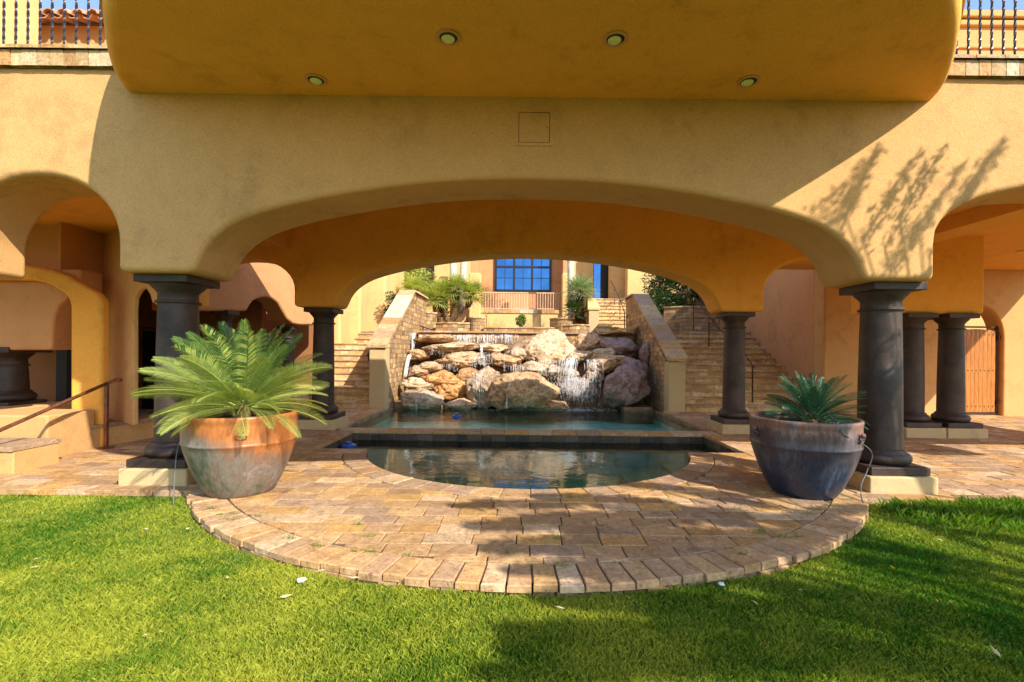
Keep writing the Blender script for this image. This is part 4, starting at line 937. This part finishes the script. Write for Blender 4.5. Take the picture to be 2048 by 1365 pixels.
def sago(cx, cy, cz, m, n, L, seed, label, yel):
    t = thing('sago_palm', (cx, cy, cz-.08), label, 'sago palm'); rr = random.Random(seed)
    mb = MB(); mb.lathe([(.06, cz-.18), (.062, cz-.12), (.045, cz-.06), (.01, cz-.04)], cx, cy, 14); mb.build('trunk', 'palm_fibre', t, smooth=True)
    for k in range(n):
        u = (k+.5)/n; a = k*2.39996+rr.uniform(-.2, .2); el = R(84)-R(86)*u**.85+rr.uniform(-.08, .08); l = L*(.80+.25*math.sin(math.pi*min(1, u*.8+.15)))*rr.uniform(.88, 1.08)
        mb = MB(); r0 = .03+.06*u
        frond(mb, (cx+r0*math.cos(a), cy+r0*math.sin(a), cz+.05-.13*u), a, el, l, R(rr.uniform(8, 24)+24*u), 50, .0043, .175, yel-.35*(u < .35)+.3*(u > .6)*rr.random(), seed*100+k, rr.choice((-1, 1))*rr.uniform(.1, .85), 8 if rr.random() < .7 else 24)
        mb.build('frond', m, t)
def pot(cx, cy, m, label, R1, H, seed, handles):
    t = thing('plant_pot', (cx, cy, 0), label, 'plant pot'); zb = H*.66
    pr = [(R1*.56, .0), (R1*.585, .012), (R1*.61, .03), (R1*.69, H*.12), (R1*.775, H*.24), (R1*.85, H*.36), (R1*.915, H*.48), (R1*.96, H*.58), (R1*.978, zb-.018), (R1*.99, zb-.012), (R1*1.0, zb), (R1*.99, zb+.012), (R1*.985, zb+.018), (R1*.995, H*.78), (R1*.992, H*.88), (R1*.99, H*.92), (R1*1.0, H*.935), (R1*1.005, H*.972), (R1*1.0, H*.99), (R1*.98, H), (R1*.93, H*.995), (R1*.905, H*.97), (R1*.90, H*.86)]
    mb = MB(); mb.lathe(pr, cx, cy, 72, cap=False); mb.add([(cx+R1*.56*math.cos(a), cy+R1*.56*math.sin(a), .001) for a in [2*math.pi*k/36 for k in range(36)]], [tuple(range(36))])
    body = mb.build('body', m, t, smooth=True, ang=70)
    mb = MB(); n = 30; v = [(cx, cy, H*.93)]
    for rr_ in (.3, .6, .9):
        for k in range(n): a = 2*math.pi*k/n; v.append((cx+R1*.91*rr_/.9*math.cos(a), cy+R1*.91*rr_/.9*math.sin(a), H*(.93-.05*rr_)+noise.noise(Vector((a*3, rr_*5, seed)))*.02))
    f = [(0, 1+k, 1+(k+1) % n) for k in range(n)]+[(1+r_*n+k, 1+r_*n+(k+1) % n, 1+(r_+1)*n+(k+1) % n, 1+(r_+1)*n+k) for r_ in range(2) for k in range(n)]
    mb.add(v, f); mb.build('soil', 'soil', t, smooth=True)
    for ang in handles:
        a = R(ang); ex = Vector((math.cos(a), math.sin(a), 0)); tx = Vector((-math.sin(a), math.cos(a), 0)); c = Vector((cx, cy, H*.80))+ex*(R1*.985)
        mb = MB(); mb.tube([c+ex*(.018+.008*math.cos(q*2))+tx*.042*math.cos(q)+Vector((0, 0, .028*math.sin(q)-.01)) for q in [2*math.pi*k/16 for k in range(17)]], .009, 8)
        mb.tube([c+ex*.014+tx*.038, c+ex*.02, c+ex*.014-tx*.038], .010, 8); mb.lathe([(.001, -.02), (.022, -.01), (.026, .004), (.016, .02), (.001, .024)], 0, 0, 10)
        k0 = len(mb.v)-50
        for i in range(k0, len(mb.v)): x_, y_, z_ = mb.v[i]; mb.v[i] = tuple(c+ex*(z_+.03)+tx*x_+Vector((0, 0, y_+.035)))
        mb.build('handle', m, body, smooth=True)
PL = (-2.83, 4.86); PR = (2.955, 5.02)
pot(*PL, 'pot_grey', 'large weathered pot, terracotta above and grey below, with big green sago', .515, .80, 3, (200, 300))
pot(*PR, 'pot_blue', 'large glazed pot shading purple to dark blue with small sago', .515, .79, 8, (185, 305))
sago(PL[0]+.02, PL[1], .90, 'sago_bright', 84, .80, 4, 'large sunlit sago palm spreading over the grey pot', .45)
sago(PR[0]+.12, PR[1]+.05, .80, 'sago_dark', 74, .46, 9, 'small dark green sago palm in the blue pot', .25)
# irrigation hoses
mb = MB(); c0 = Vector((PL[0]-.52, PL[1]-.1, .66)); c1 = G(347, 1010, -.05); pts = cat_smooth([tuple(c0), tuple(c0.lerp(c1, .35)+Vector((-.03, 0, 0))), tuple(c0.lerp(c1, .7)+Vector((-.02, 0, 0))), tuple(c1)], 5); mb.tube(pts, .005, 6); tag(mb.build('hose', 'hose', smooth=True), 'thin grey hose hanging from the grey pot to the lawn', 'hose')
mb = MB(); h = [P(1656, 828, 4.85), P(1672, 845, 4.6), P(1686, 868, 4.49), P(1712, 882, 4.6), P(1738, 898, 4.7), P(1744, 915, 4.75), P(1733, 945, 4.75), P(1722, 972, 4.7), P(1724, 1000, 4.65), G(1731, 1010, -.02)]
mb.tube(cat_smooth([tuple(p) for p in h], 5), .006, 6); tag(mb.build('hose', 'hose', smooth=True), 'dark looping hose hanging from the knob of the blue pot', 'hose')

def fan(mb, base, azm, el, pl_, fr, c0, rr, nl=18, droop=.2):
    d = Vector((math.cos(azm)*math.cos(el), math.sin(azm)*math.cos(el), math.sin(el))); h = Vector(base)+d*pl_; side = d.cross(Vector((0, 0, 1))); side = side.normalized() if side.length > .01 else Vector((1, 0, 0)); up = side.cross(d)
    mb.tube([base, h], .012, 3, c=c0, cap=False)
    for k in range(nl):
        a = R(-105+210*k/(nl-1)); q = (d*math.cos(a)+side*math.sin(a)+up*rr.uniform(-.05, .12)).normalized(); l = fr*rr.uniform(.95, 1.35)*(1-.25*abs(a)/2)
        wv = q.cross(up).normalized()*.017; mid = h+q*l*.5; tip = h+q*l+Vector((0, 0, -droop*l*rr.uniform(.3, 1.2))); c = min(1., max(0., c0+rr.uniform(-.3, .3)))
        mb.add([h, mid+wv, mid-wv, tip], [(0, 1, 2), (2, 1, 3)], c)
def fanpalm(px, py_base, px_top, py_top, Y, label, m='fan_leaf', n=30, fr=.42, tr=.13, seed=1, yel=.5, group='fan palms on the terrace'):
    b_ = P(px, py_base, Y); tp = P(px_top, py_top, Y+.1); t = thing('fan_palm', b_, label, 'palm tree', group); rr = random.Random(seed)
    mb = MB(); pts = [b_.lerp(tp, k/8)+Vector((.08*math.sin(k/8*math.pi)*(1 if px_top > px else -1), 0, 0)) for k in range(9)]; mb.tube(pts, tr, 10, r2=tr*.9)
    for k in range(160):
        q = pts[rr.randint(0, 7)].lerp(pts[rr.randint(1, 8)], .5) if False else pts[0].lerp(tp, rr.random()); a = rr.uniform(0, 6.28); e = Vector((math.cos(a), math.sin(a), .5)); s_ = Vector((-math.sin(a), math.cos(a), 0))*.03
        q = q+Vector((.05*math.sin((q.z-b_.z)/(max(.1, tp.z-b_.z))*math.pi), 0, 0)); mb.add([q+s_, q-s_, q+e*(tr+.09)], [(0, 1, 2)])
    mb.build('trunk', 'palm_fibre', t)
    mb = MB()
    for k in range(n):
        u = (k+.5)/n; fan(mb, tuple(tp), k*2.4, R(80)-R(115)*u, .30*rr.uniform(.8, 1.2), fr*rr.uniform(.85, 1.1), yel+rr.uniform(-.25, .2), rr)
    mb.build('crown', m, t)
fanpalm(884, 648, 872, 600, 18.0, 'leftmost short fan palm behind the left stringer', seed=1, yel=.55, n=34, fr=.5)
fanpalm(897, 648, 884, 590, 18.2, 'fan palm leaning left above the low planter', seed=2, yel=.45)
fanpalm(902, 648, 913, 580, 18.3, 'fan palm with upright fibrous trunk in the middle of the left clump', seed=3, yel=.5)
fanpalm(912, 648, 944, 590, 18.3, 'fan palm leaning right toward the far railing', seed=4, yel=.55, fr=.45)
fanpalm(830, 640, 828, 582, 18.6, 'yellow green fan palm rising behind the left stringer top', seed=5, yel=.7, n=30, fr=.5)
fanpalm(1166, 652, 1160, 585, 18.6, 'grey green fan palm beside the capped pillar', 'fan_leaf_grey', 36, .58, .15, 6, .45)
fanpalm(1152, 650, 1148, 626, 18.4, 'young fan palm in shade under the grey green one', 'tree_leaf', 20, .36, .10, 7, .4)
# tall palms: only their pale trunks show
for (a, b_, c, Y, lb) in ((907, 640, 905, 19.2, 'pale palm trunk left of the leaning fan palms'), (921, 640, 936, 19.4, 'pale leaning palm trunk in front of the left pillar'), (1143, 640, 1139, 19.6, 'pale tall palm trunk right of the window')):
    base = P(a, b_, Y); t = thing('tall_palm', base, lb, 'palm tree', 'tall palms on the terrace'); top = P(c, 380, Y)
    mb = MB(); mb.tube([base.lerp(top, k/10) for k in range(11)], .15, 12, r2=.12); mb.build('trunk', 'bark_white', t, smooth=True)
    mb = MB(); rr = random.Random(a)
    for k in range(26): fan(mb, tuple(top), k*2.4, R(75)-R(120)*k/26, .5, .7, .5, rr)
    mb.build('crown', 'fan_leaf', t)
def bush(name, c, r, n, size, m, label, cat, seed, trunk=None, cl=14):
    rr = random.Random(seed); t = thing(name, (c[0], c[1], c[2]-r[2]), label, cat); mb = MB()
    cs = []
    for _ in range(cl):
        d = Vector((rr.gauss(0, 1), rr.gauss(0, 1), rr.gauss(0, 1))).normalized()*rr.uniform(.3, .85); cs.append((Vector((c[0]+d.x*r[0], c[1]+d.y*r[1], c[2]+d.z*r[2])), rr.uniform(.25, .5), rr.uniform(-.2, .2)))
    for k in range(n):
        q, rad, sh = rr.choice(cs); d = Vector((rr.gauss(0, 1), rr.gauss(0, 1), rr.gauss(0, 1))).normalized()*rad*rr.random()**.35
        p = q+Vector((d.x*r[0], d.y*r[1], d.z*r[2])); a = Vector((rr.gauss(0, 1), rr.gauss(0, 1), rr.gauss(0, .6))).normalized(); b_ = a.cross(Vector((rr.gauss(0, 1), rr.gauss(0, 1), rr.gauss(0, 1)))).normalized(); s_ = size*rr.uniform(.6, 1.3)
        mb.add([p-a*s_, p+b_*s_*.4, p+a*s_, p-b_*s_*.4], [(0, 1, 2, 3)], min(1., max(0., .45+sh+rr.uniform(-.25, .25))))
    mb.build('foliage', m, t)
    mb = MB(); z0 = trunk if trunk is not None else c[2]-r[2]
    mb.tube([(c[0], c[1], z0), (c[0]+.05, c[1], (z0+c[2])/2), (c[0], c[1], c[2])], .06, 6, r2=.03)
    for q, _, _ in cs[:6]: mb.tube([(c[0], c[1], (z0+c[2])/2), tuple(q)], .025, 5, r2=.01)
    mb.build('stems', 'bark', t)
c = P(786, 615, 16.9); bush('shrub', c, (.42, .4, .55), 2600, .045, 'tree_leaf', 'dark leafy shrub between the stair wall and the left stringer', 'shrub', 1, 2.1)
c = P(815, 560, 20.5); bush('tree', c, (1.1, .8, .9), 4200, .07, 'fan_leaf', 'yellow green tree reaching the arch behind the left stringer', 'tree', 2, 2.1)
c = P(1345, 590, 19.0); bush('tree', c, (1.15, .9, 1.25), 9000, .06, 'tree_leaf', 'dense dark tree behind the right stringer', 'tree', 3, 2.1, 22)
c = P(1405, 570, 18.5); bush('tree', c, (.8, .8, .9), 2500, .06, 'palm_fibre' if False else 'tree_leaf', 'dark tree above the curved planter by the right stairs', 'tree', 5, 2.1)
c = P(1041, 643, 18.6); bush('shrub', c, (.24, .2, .30), 900, .045, 'shrub_leaf', 'bright green bush against the low terrace wall', 'shrub', 4, 2.1)
rr = random.Random(9)
for (px, w_, lb) in ((995, 22, 'dry wispy weeds left of the bright bush'), (1065, 26, 'dry wispy weeds right of the bright bush')):
    mb = MB()
    for k in range(60):
        p = P(px+rr.uniform(-w_, w_), 660, 18.6); q = p+Vector((rr.uniform(-.25, .25), rr.uniform(-.1, .1), rr.uniform(.15, .55))); mb.tube([p, p.lerp(q, .5)+Vector((0, 0, .05)), q], .006, 3, r2=.002, cap=False)
    tag(mb.build('weeds', 'dry_brush'), lb, 'weeds')
mb = MB(); p = P(973, 658, 18.0); mb.tube([p, p+Vector((0, 0, .5)), p+Vector((.1, 0, .62))], .012, 5); mb.tube([p+Vector((0, 0, .45)), p+Vector((-.07, 0, .55))], .01, 5); tag(mb.build('garden_stake', 'iron'), 'thin forked garden stake in the planter below the railing', 'stake')

# ------------------------------------------------ trees outside the frame that throw the dappled shade
def shade_tree(x, y, h, r, n, seed, label, size=.07, cl=26, stretch=1.0):
    rr = random.Random(seed); t = thing('tree', (x, y, 0), label, 'tree'); mb = MB(); tr = MB()
    top = Vector((x+.2, y, h)); tr.tube([(x, y, -.1), (x+.1, y, h*.35), (x+.15, y+.1, h*.6)], .13, 8, r2=.08)
    for _ in range(cl):
        d = Vector((rr.gauss(0, 1), rr.gauss(0, 1), rr.gauss(0, .7))).normalized()*rr.uniform(.35, 1); q = top+Vector((d.x*r*stretch, d.y*r, d.z*r*.7))
        tr.tube([(x+.15, y+.1, h*.55), tuple(Vector((x+.15, y+.1, h*.55)).lerp(q, .6)+Vector((0, 0, .2))), tuple(q)], .035, 5, r2=.008)
        for k in range(n//cl):
            e = Vector((rr.gauss(0, 1), rr.gauss(0, 1), rr.gauss(0, 1))).normalized()*rr.random()**.4*r*.34; p = q+Vector((e.x*1.5, e.y, e.z*.5)); a = Vector((rr.gauss(0, 1), rr.gauss(0, 1), rr.gauss(0, 1))).normalized(); b_ = a.cross(Vector((rr.gauss(0, 1), rr.gauss(0, 1), rr.gauss(0, 1)))).normalized(); s_ = size*rr.uniform(.6, 1.3)
            mb.add([p-a*s_, p+b_*s_*.4, p+a*s_, p-b_*s_*.4], [(0, 1, 2, 3)], .5+rr.uniform(-.3, .3))
    tr.build('trunk', 'bark', t, smooth=True); mb.build('crown', 'tree_leaf', t)
T = Vector((-SUN_K, 1, -SUN_D))
def shade_branches(name, base, label, cat, segs, leafs, size, trunk_r=.12, target='ground'):
    """a real tree: limbs reach from the trunk to leafy sprays; segs are (point A, point B, radius, leaf count) where each spray hangs"""
    rr = random.Random(len(segs)*7+int(base[0]*10)); t = thing(name, base, label, cat); tr = MB(); ml = MB(); b0 = Vector(base)
    cen = sum(((a+b_)/2 for a, b_, _, _ in segs), Vector((0, 0, 0)))/len(segs); fork = Vector((b0.x*.6+cen.x*.4, b0.y*.6+cen.y*.4, cen.z*.55))
    tr.tube([b0-Vector((0, 0, .1)), b0.lerp(fork, .5)+Vector((.1, 0, 0)), fork], trunk_r, 8, r2=trunk_r*.6)
    for a, b_, rad, n in segs:
        if (a-fork).length > (b_-fork).length: a, b_ = b_, a
        tr.tube([fork, fork.lerp(a, .5)+Vector((0, 0, .15)), a, a.lerp(b_, .5)+Vector((0, 0, .05)), b_], trunk_r*.25, 5, r2=.008)
        for k in range(n):
            s_ = rr.random()**.9; p = a.lerp(b_, s_)+Vector((rr.gauss(0, 1), rr.gauss(0, 1), rr.gauss(0, 1)))*rad*(.35+.65*math.sin(math.pi*min(1, s_*.85+.12)))*.6
            q = Vector((rr.gauss(0, 1), rr.gauss(0, 1), rr.gauss(0, 1))).normalized(); w_ = q.cross(Vector((rr.gauss(0, 1), rr.gauss(0, 1), rr.gauss(0, 1)))).normalized(); z_ = size*rr.uniform(.6, 1.3)
            ml.add([p-q*z_, p+w_*z_*.3, p+q*z_, p-w_*z_*.3], [(0, 1, 2, 3)], .5+rr.uniform(-.3, .3))
    tr.build('trunk', 'bark', t, smooth=True); ml.build('crown', 'tree_leaf', t)
def up(p, t): return p-T*t
rr = random.Random(77); segs = []
bands = [((930, 1060), (1300, 1052), .15, 380), ((900, 1020), (1160, 1012), .10, 240), ((960, 1105), (1300, 1095), .15, 380), ((1000, 1150), (1250, 1140), .12, 260), ((1250, 975), (1480, 1000), .12, 260), ((1420, 1105), (1640, 1110), .10, 240), ((1300, 1105), (1680, 1068), .12, 330), ((1050, 1150), (1350, 1160), .12, 300), ((1180, 1020), (1500, 1036), .11, 300), ((1360, 990), (1530, 1022), .10, 220), ((1560, 1045), (1720, 1020), .10, 220), ((1100, 1190), (1700, 1225), .16, 500), ((1560, 1205), (2090, 1290), .13, 500), ((960, 1345), (1400, 1335), .10, 330), ((1300, 1300), (1800, 1335), .13, 420), ((1880, 1060), (2090, 1085), .10, 250), ((1500, 1085), (1730, 1055), .09, 250), ((1240, 1020), (1500, 1060), .10, 260), ((1727, 1029), (2090, 1095), .10, 420), ((1690, 1080), (2090, 1150), .09, 420), ((1703, 1111), (2090, 1172), .10, 440), ((1440, 1150), (1650, 1186), .20, 420), ((1600, 1180), (2090, 1258), .17, 700),
  ((1080, 1195), (1500, 1212), .20, 560), ((1000, 1262), (1450, 1272), .16, 420), ((1380, 1235), (1680, 1275), .20, 520), ((1000, 1300), (1500, 1305), .13, 360), ((1640, 1290), (2100, 1340), .16, 560), ((1180, 1262), (1640, 1300), .18, 520), ((1750, 1020), (2090, 1040), .16, 420),
  ((1060, 1000), (1330, 1012), .12, 330), ((1010, 1050), (1420, 1040), .16, 480), ((1130, 1075), (1600, 1085), .16, 560), ((1060, 1100), (1520, 1130), .17, 620), ((1180, 1140), (1480, 1160), .16, 480), ((1450, 1040), (1700, 1060), .15, 420), ((1380, 960), (1520, 1000), .14, 320), ((940, 1010), (1120, 1020), .07, 130), ((1100, 960), (1300, 985), .07, 130), ((1480, 930), (1560, 960), .10, 180)]
for a, b_, rad, n in bands:
    big = a[1] > 1130 or a[0] > 1690; n = int(n*(3.8 if big else 5.0)); rad *= .58 if big else .95
    t_ = rr.uniform(3.1, 4.3); segs.append((up(G(*a, -.05), t_), up(G(*b_, -.05), t_+rr.uniform(-.2, .4)), rad*.8, n))
shade_branches('tree', (7.3, -1.6, 0), 'wide branching tree on the lawn behind and right of the viewer', 'tree', segs, 0, .052)
segs = []
whips = [((1600, 455), (1690, 370), .05, 60), ((1640, 470), (1735, 345), .04, 60), ((1800, 440), (1850, 330), .03, 50), ((1930, 400), (1985, 300), .03, 50), ((1668, 500), (1755, 288), .03, 70), ((1650, 520), (1720, 330), .06, 80), ((1725, 480), (1842, 300), .045, 90), ((1700, 540), (1790, 380), .06, 90), ((1770, 500), (1890, 292), .05, 90), ((1790, 540), (1875, 400), .05, 80), ((1860, 510), (1960, 350), .04, 90), ((1900, 430), (2010, 282), .05, 140), ((1690, 430), (1765, 290), .03, 40), ((1760, 560), (1840, 440), .05, 80), ((1840, 470), (1925, 330), .04, 60)]
for a, b_, rad, n in whips:
    t_ = rr.uniform(1.7, 2.9); segs.append((up(P(*a, YF), t_), up(P(*b_, YF), t_+rr.uniform(0, .2)), rad*1.7, int(n*1.5)))
for a, b_, rad, n in (((1745, 640), (1800, 580), .05, 60), ((1740, 720), (1810, 660), .05, 60), ((1720, 790), (1800, 730), .05, 50), ((1760, 900), (1830, 850), .05, 50)):
    t_ = rr.uniform(1.7, 2.4); segs.append((up(P(*a, 5.15), t_), up(P(*b_, 5.15), t_), rad, n))
shade_branches('shrub', (7.4, 2.0, 0), 'tall whippy shrub right of the picture on the lawn', 'shrub', segs, 0, .04, .05)

# ================================================================== LAWN
def grass(name, X, Y, hmin, hmax, seed, wid, z0=-.085, cfun=None):
    g = np.random.default_rng(seed); n = len(X)
    h = g.uniform(hmin, hmax, n)*(1+.35*patch(X, Y, 4, 21)+.3*patch(X, Y, 12, 22)); a = g.uniform(0, 2*math.pi, n); ln = g.uniform(.1, .75, n)*h; la = g.uniform(0, 2*math.pi, n)
    wv = np.stack([np.cos(a), np.sin(a)], 1)*(wid*g.uniform(.7, 1.3, n))[:, None]/2
    base = np.stack([X, Y], 1); V = np.zeros((n, 4, 3), np.float32)
    lean = np.stack([np.cos(la), np.sin(la)], 1)*ln[:, None]
    V[:, 0, :2] = base-wv; V[:, 1, :2] = base+wv; V[:, 0, 2] = V[:, 1, 2] = z0
    V[:, 2, :2] = base+lean*.35+wv*.8; V[:, 2, 2] = z0+h*.6
    V[:, 3, :2] = base+lean; V[:, 3, 2] = z0+h*np.sqrt(np.clip(1-(ln/h)**2*.6, .2, 1))
    me = bpy.data.meshes.new(name); me.vertices.add(n*4); me.vertices.foreach_set('co', V.ravel())
    idx = (np.arange(n)[:, None]*4+np.array([0, 1, 2, 0, 2, 3])[None]).astype(np.int32)
    me.loops.add(n*6); me.loops.foreach_set('vertex_index', idx.ravel()); me.polygons.add(n*2)
    me.polygons.foreach_set('loop_start', np.arange(0, n*6, 3, dtype=np.int32)); me.polygons.foreach_set('loop_total', np.full(n*2, 3, np.int32)); me.update(calc_edges=True)
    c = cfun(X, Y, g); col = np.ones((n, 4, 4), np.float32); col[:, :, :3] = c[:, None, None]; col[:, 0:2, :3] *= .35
    at = me.color_attributes.new('Col', 'FLOAT_COLOR', 'POINT'); at.data.foreach_set('color', np.clip(col, 0, 1).ravel())
    me.materials.append(MATS['grass_blade']); o = bpy.data.objects.new(name, me); COL.objects.link(o); return o
def patch(X, Y, f, s):
    g = np.random.default_rng(s); r = np.zeros_like(X)
    for k in range(7): kx, ky = g.normal(0, f, 2); r += np.sin(X*kx+Y*ky+g.uniform(0, 6.28))
    return r/7
def gcol(X, Y, g):
    return np.clip(.50+.55*patch(X, Y, 2.0, 3)+.40*patch(X, Y, 6, 4)+.25*patch(X, Y, 16, 9)-.05*np.clip(X, 0, 3)+g.uniform(-.38, .38, len(X))+(g.random(len(X)) < .07)*.6, 0, 1)
g = np.random.default_rng(5)
n1 = 420000; u_ = g.random(n1); Yg = 1.7*(4.90/1.7)**(u_**.85); Xg = g.uniform(-1.17, 1.13, n1)*Yg
n2 = 60000; Xg = np.concatenate([Xg, g.uniform(-9, 9, n2)]); Yg = np.concatenate([Yg, g.uniform(.3, 4.9, n2)])
keep = (np.hypot(Xg-C0[0], Yg-C0[1]) > R0+.004)
for (cx_, cy_) in ((-3.84, 5.36), (4.0, 5.36)): keep &= ~((abs(Xg-cx_) < .37) & (abs(Yg-cy_) < .37))
keep &= ~((Yg > 4.835) & (abs(Xg-.1) > 3.3) & (g.random(len(Xg)) < .5))
Xg, Yg = Xg[keep], Yg[keep]
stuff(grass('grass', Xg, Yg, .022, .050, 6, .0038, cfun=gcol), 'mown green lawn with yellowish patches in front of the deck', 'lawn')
n3 = 9000; X3 = np.abs(g.normal(0, 1.0, n3))*-1+5.7; Y3 = 4.75-np.abs(g.normal(0, .27, n3)); k3 = (np.hypot(X3-C0[0], Y3-C0[1]) > R0+.05) & (X3 > 3.5); X3, Y3 = X3[k3], Y3[k3]
stuff(grass('tall_grass', X3, Y3, .07, .15, 8, .0065, cfun=lambda X, Y, g_: np.clip(.12+g_.uniform(-.1, .25, len(X)), 0, 1)), 'longer unmown grass along the right edge of the deck', 'grass')
# weeds in the paving joints
weeds = [(425, 1018), (440, 1030), (458, 1040), (470, 1028), (515, 1033), (575, 1078), (635, 1093), (715, 1050), (712, 1104), (745, 1105), (740, 1073), (815, 1112), (1143, 996), (1018, 1107), (1200, 1052), (1112, 1078), (1342, 1010), (1520, 1068), (1478, 1018), (1560, 1075), (1600, 1075), (1635, 1020), (1615, 1028), (1660, 1012), (1690, 1000), (1480, 1110), (1125, 1132), (1520, 1062)]
for i, (px, py) in enumerate(weeds):
    p = G(px, py); rr = random.Random(i); mb = MB(); s_ = rr.uniform(.6, 1.3)
    for k in range(26):
        a = rr.uniform(0, 6.28); l = rr.uniform(.025, .06)*s_; q = p+Vector((rr.gauss(0, .018)*s_*1.6, rr.gauss(0, .010), 0)); tp = q+Vector((math.cos(a)*l*.8, math.sin(a)*l*.6, l*.7)); wv = Vector((-math.sin(a), math.cos(a), 0))*.0022
        mb.add([q-wv, q+wv, tp], [(0, 1, 2)], rr.uniform(0, .5))
    side = 'left' if px < 700 else 'right' if px > 1350 else 'middle'
    o = mb.build('weed_tuft', 'grass_blade'); tag(o, f'small green weed tuft in a paving joint on the {side} of the bowed deck', 'weed', f'weed tufts in the {side} paving joints')
# litter and fallen leaves
for (px, py, s_, lb) in ((603, 1160, .030, 'crumpled pale wrapper on the sunlit grass near the deck edge'), (1443, 1168, .022, 'small crumpled pale scrap on the shaded grass')):
    p = G(px, py, -.04); mb = MB(); bm = bmesh.new(); bmesh.ops.create_icosphere(bm, subdivisions=2, radius=s_)
    for v in bm.verts: v.co = Vector((v.co.x, v.co.y*.8, v.co.z*.5))*(1+.5*noise.noise(v.co*70)); v.co += p
    bm.verts.ensure_lookup_table(); mb.add([tuple(v.co) for v in bm.verts], [tuple(v.index for v in f.verts) for f in bm.faces]); bm.free(); tag(mb.build('litter', 'litter'), lb, 'litter')
for i, (px, py) in enumerate([(292, 1058), (376, 1057), (72, 1118), (72, 1134), (455, 1155), (572, 1192), (645, 1140), (710, 1155), (1600, 1180), (1990, 1302), (1510, 1205), (1120, 1215), (290, 1270), (1880, 1080)]):
    p = G(px, py, -.028); rr = random.Random(i+50); a = rr.uniform(0, 6.28); l = rr.uniform(.02, .038); e = Vector((math.cos(a), math.sin(a), rr.uniform(-.1, .3)))*l; f_ = Vector((-math.sin(a), math.cos(a), rr.uniform(0, .4)))*l*.35
    mb = MB(); mb.add([p-e, p-e*.3+f_, p+e, p-e*.2-f_, p+Vector((0, 0, .006))], [(0, 1, 4), (1, 2, 4), (2, 3, 4), (3, 0, 4)]); tag(mb.build('fallen_leaf', 'dry_leaf'), 'curled dry leaf lying on the lawn', 'leaf', 'dry leaves on the lawn')
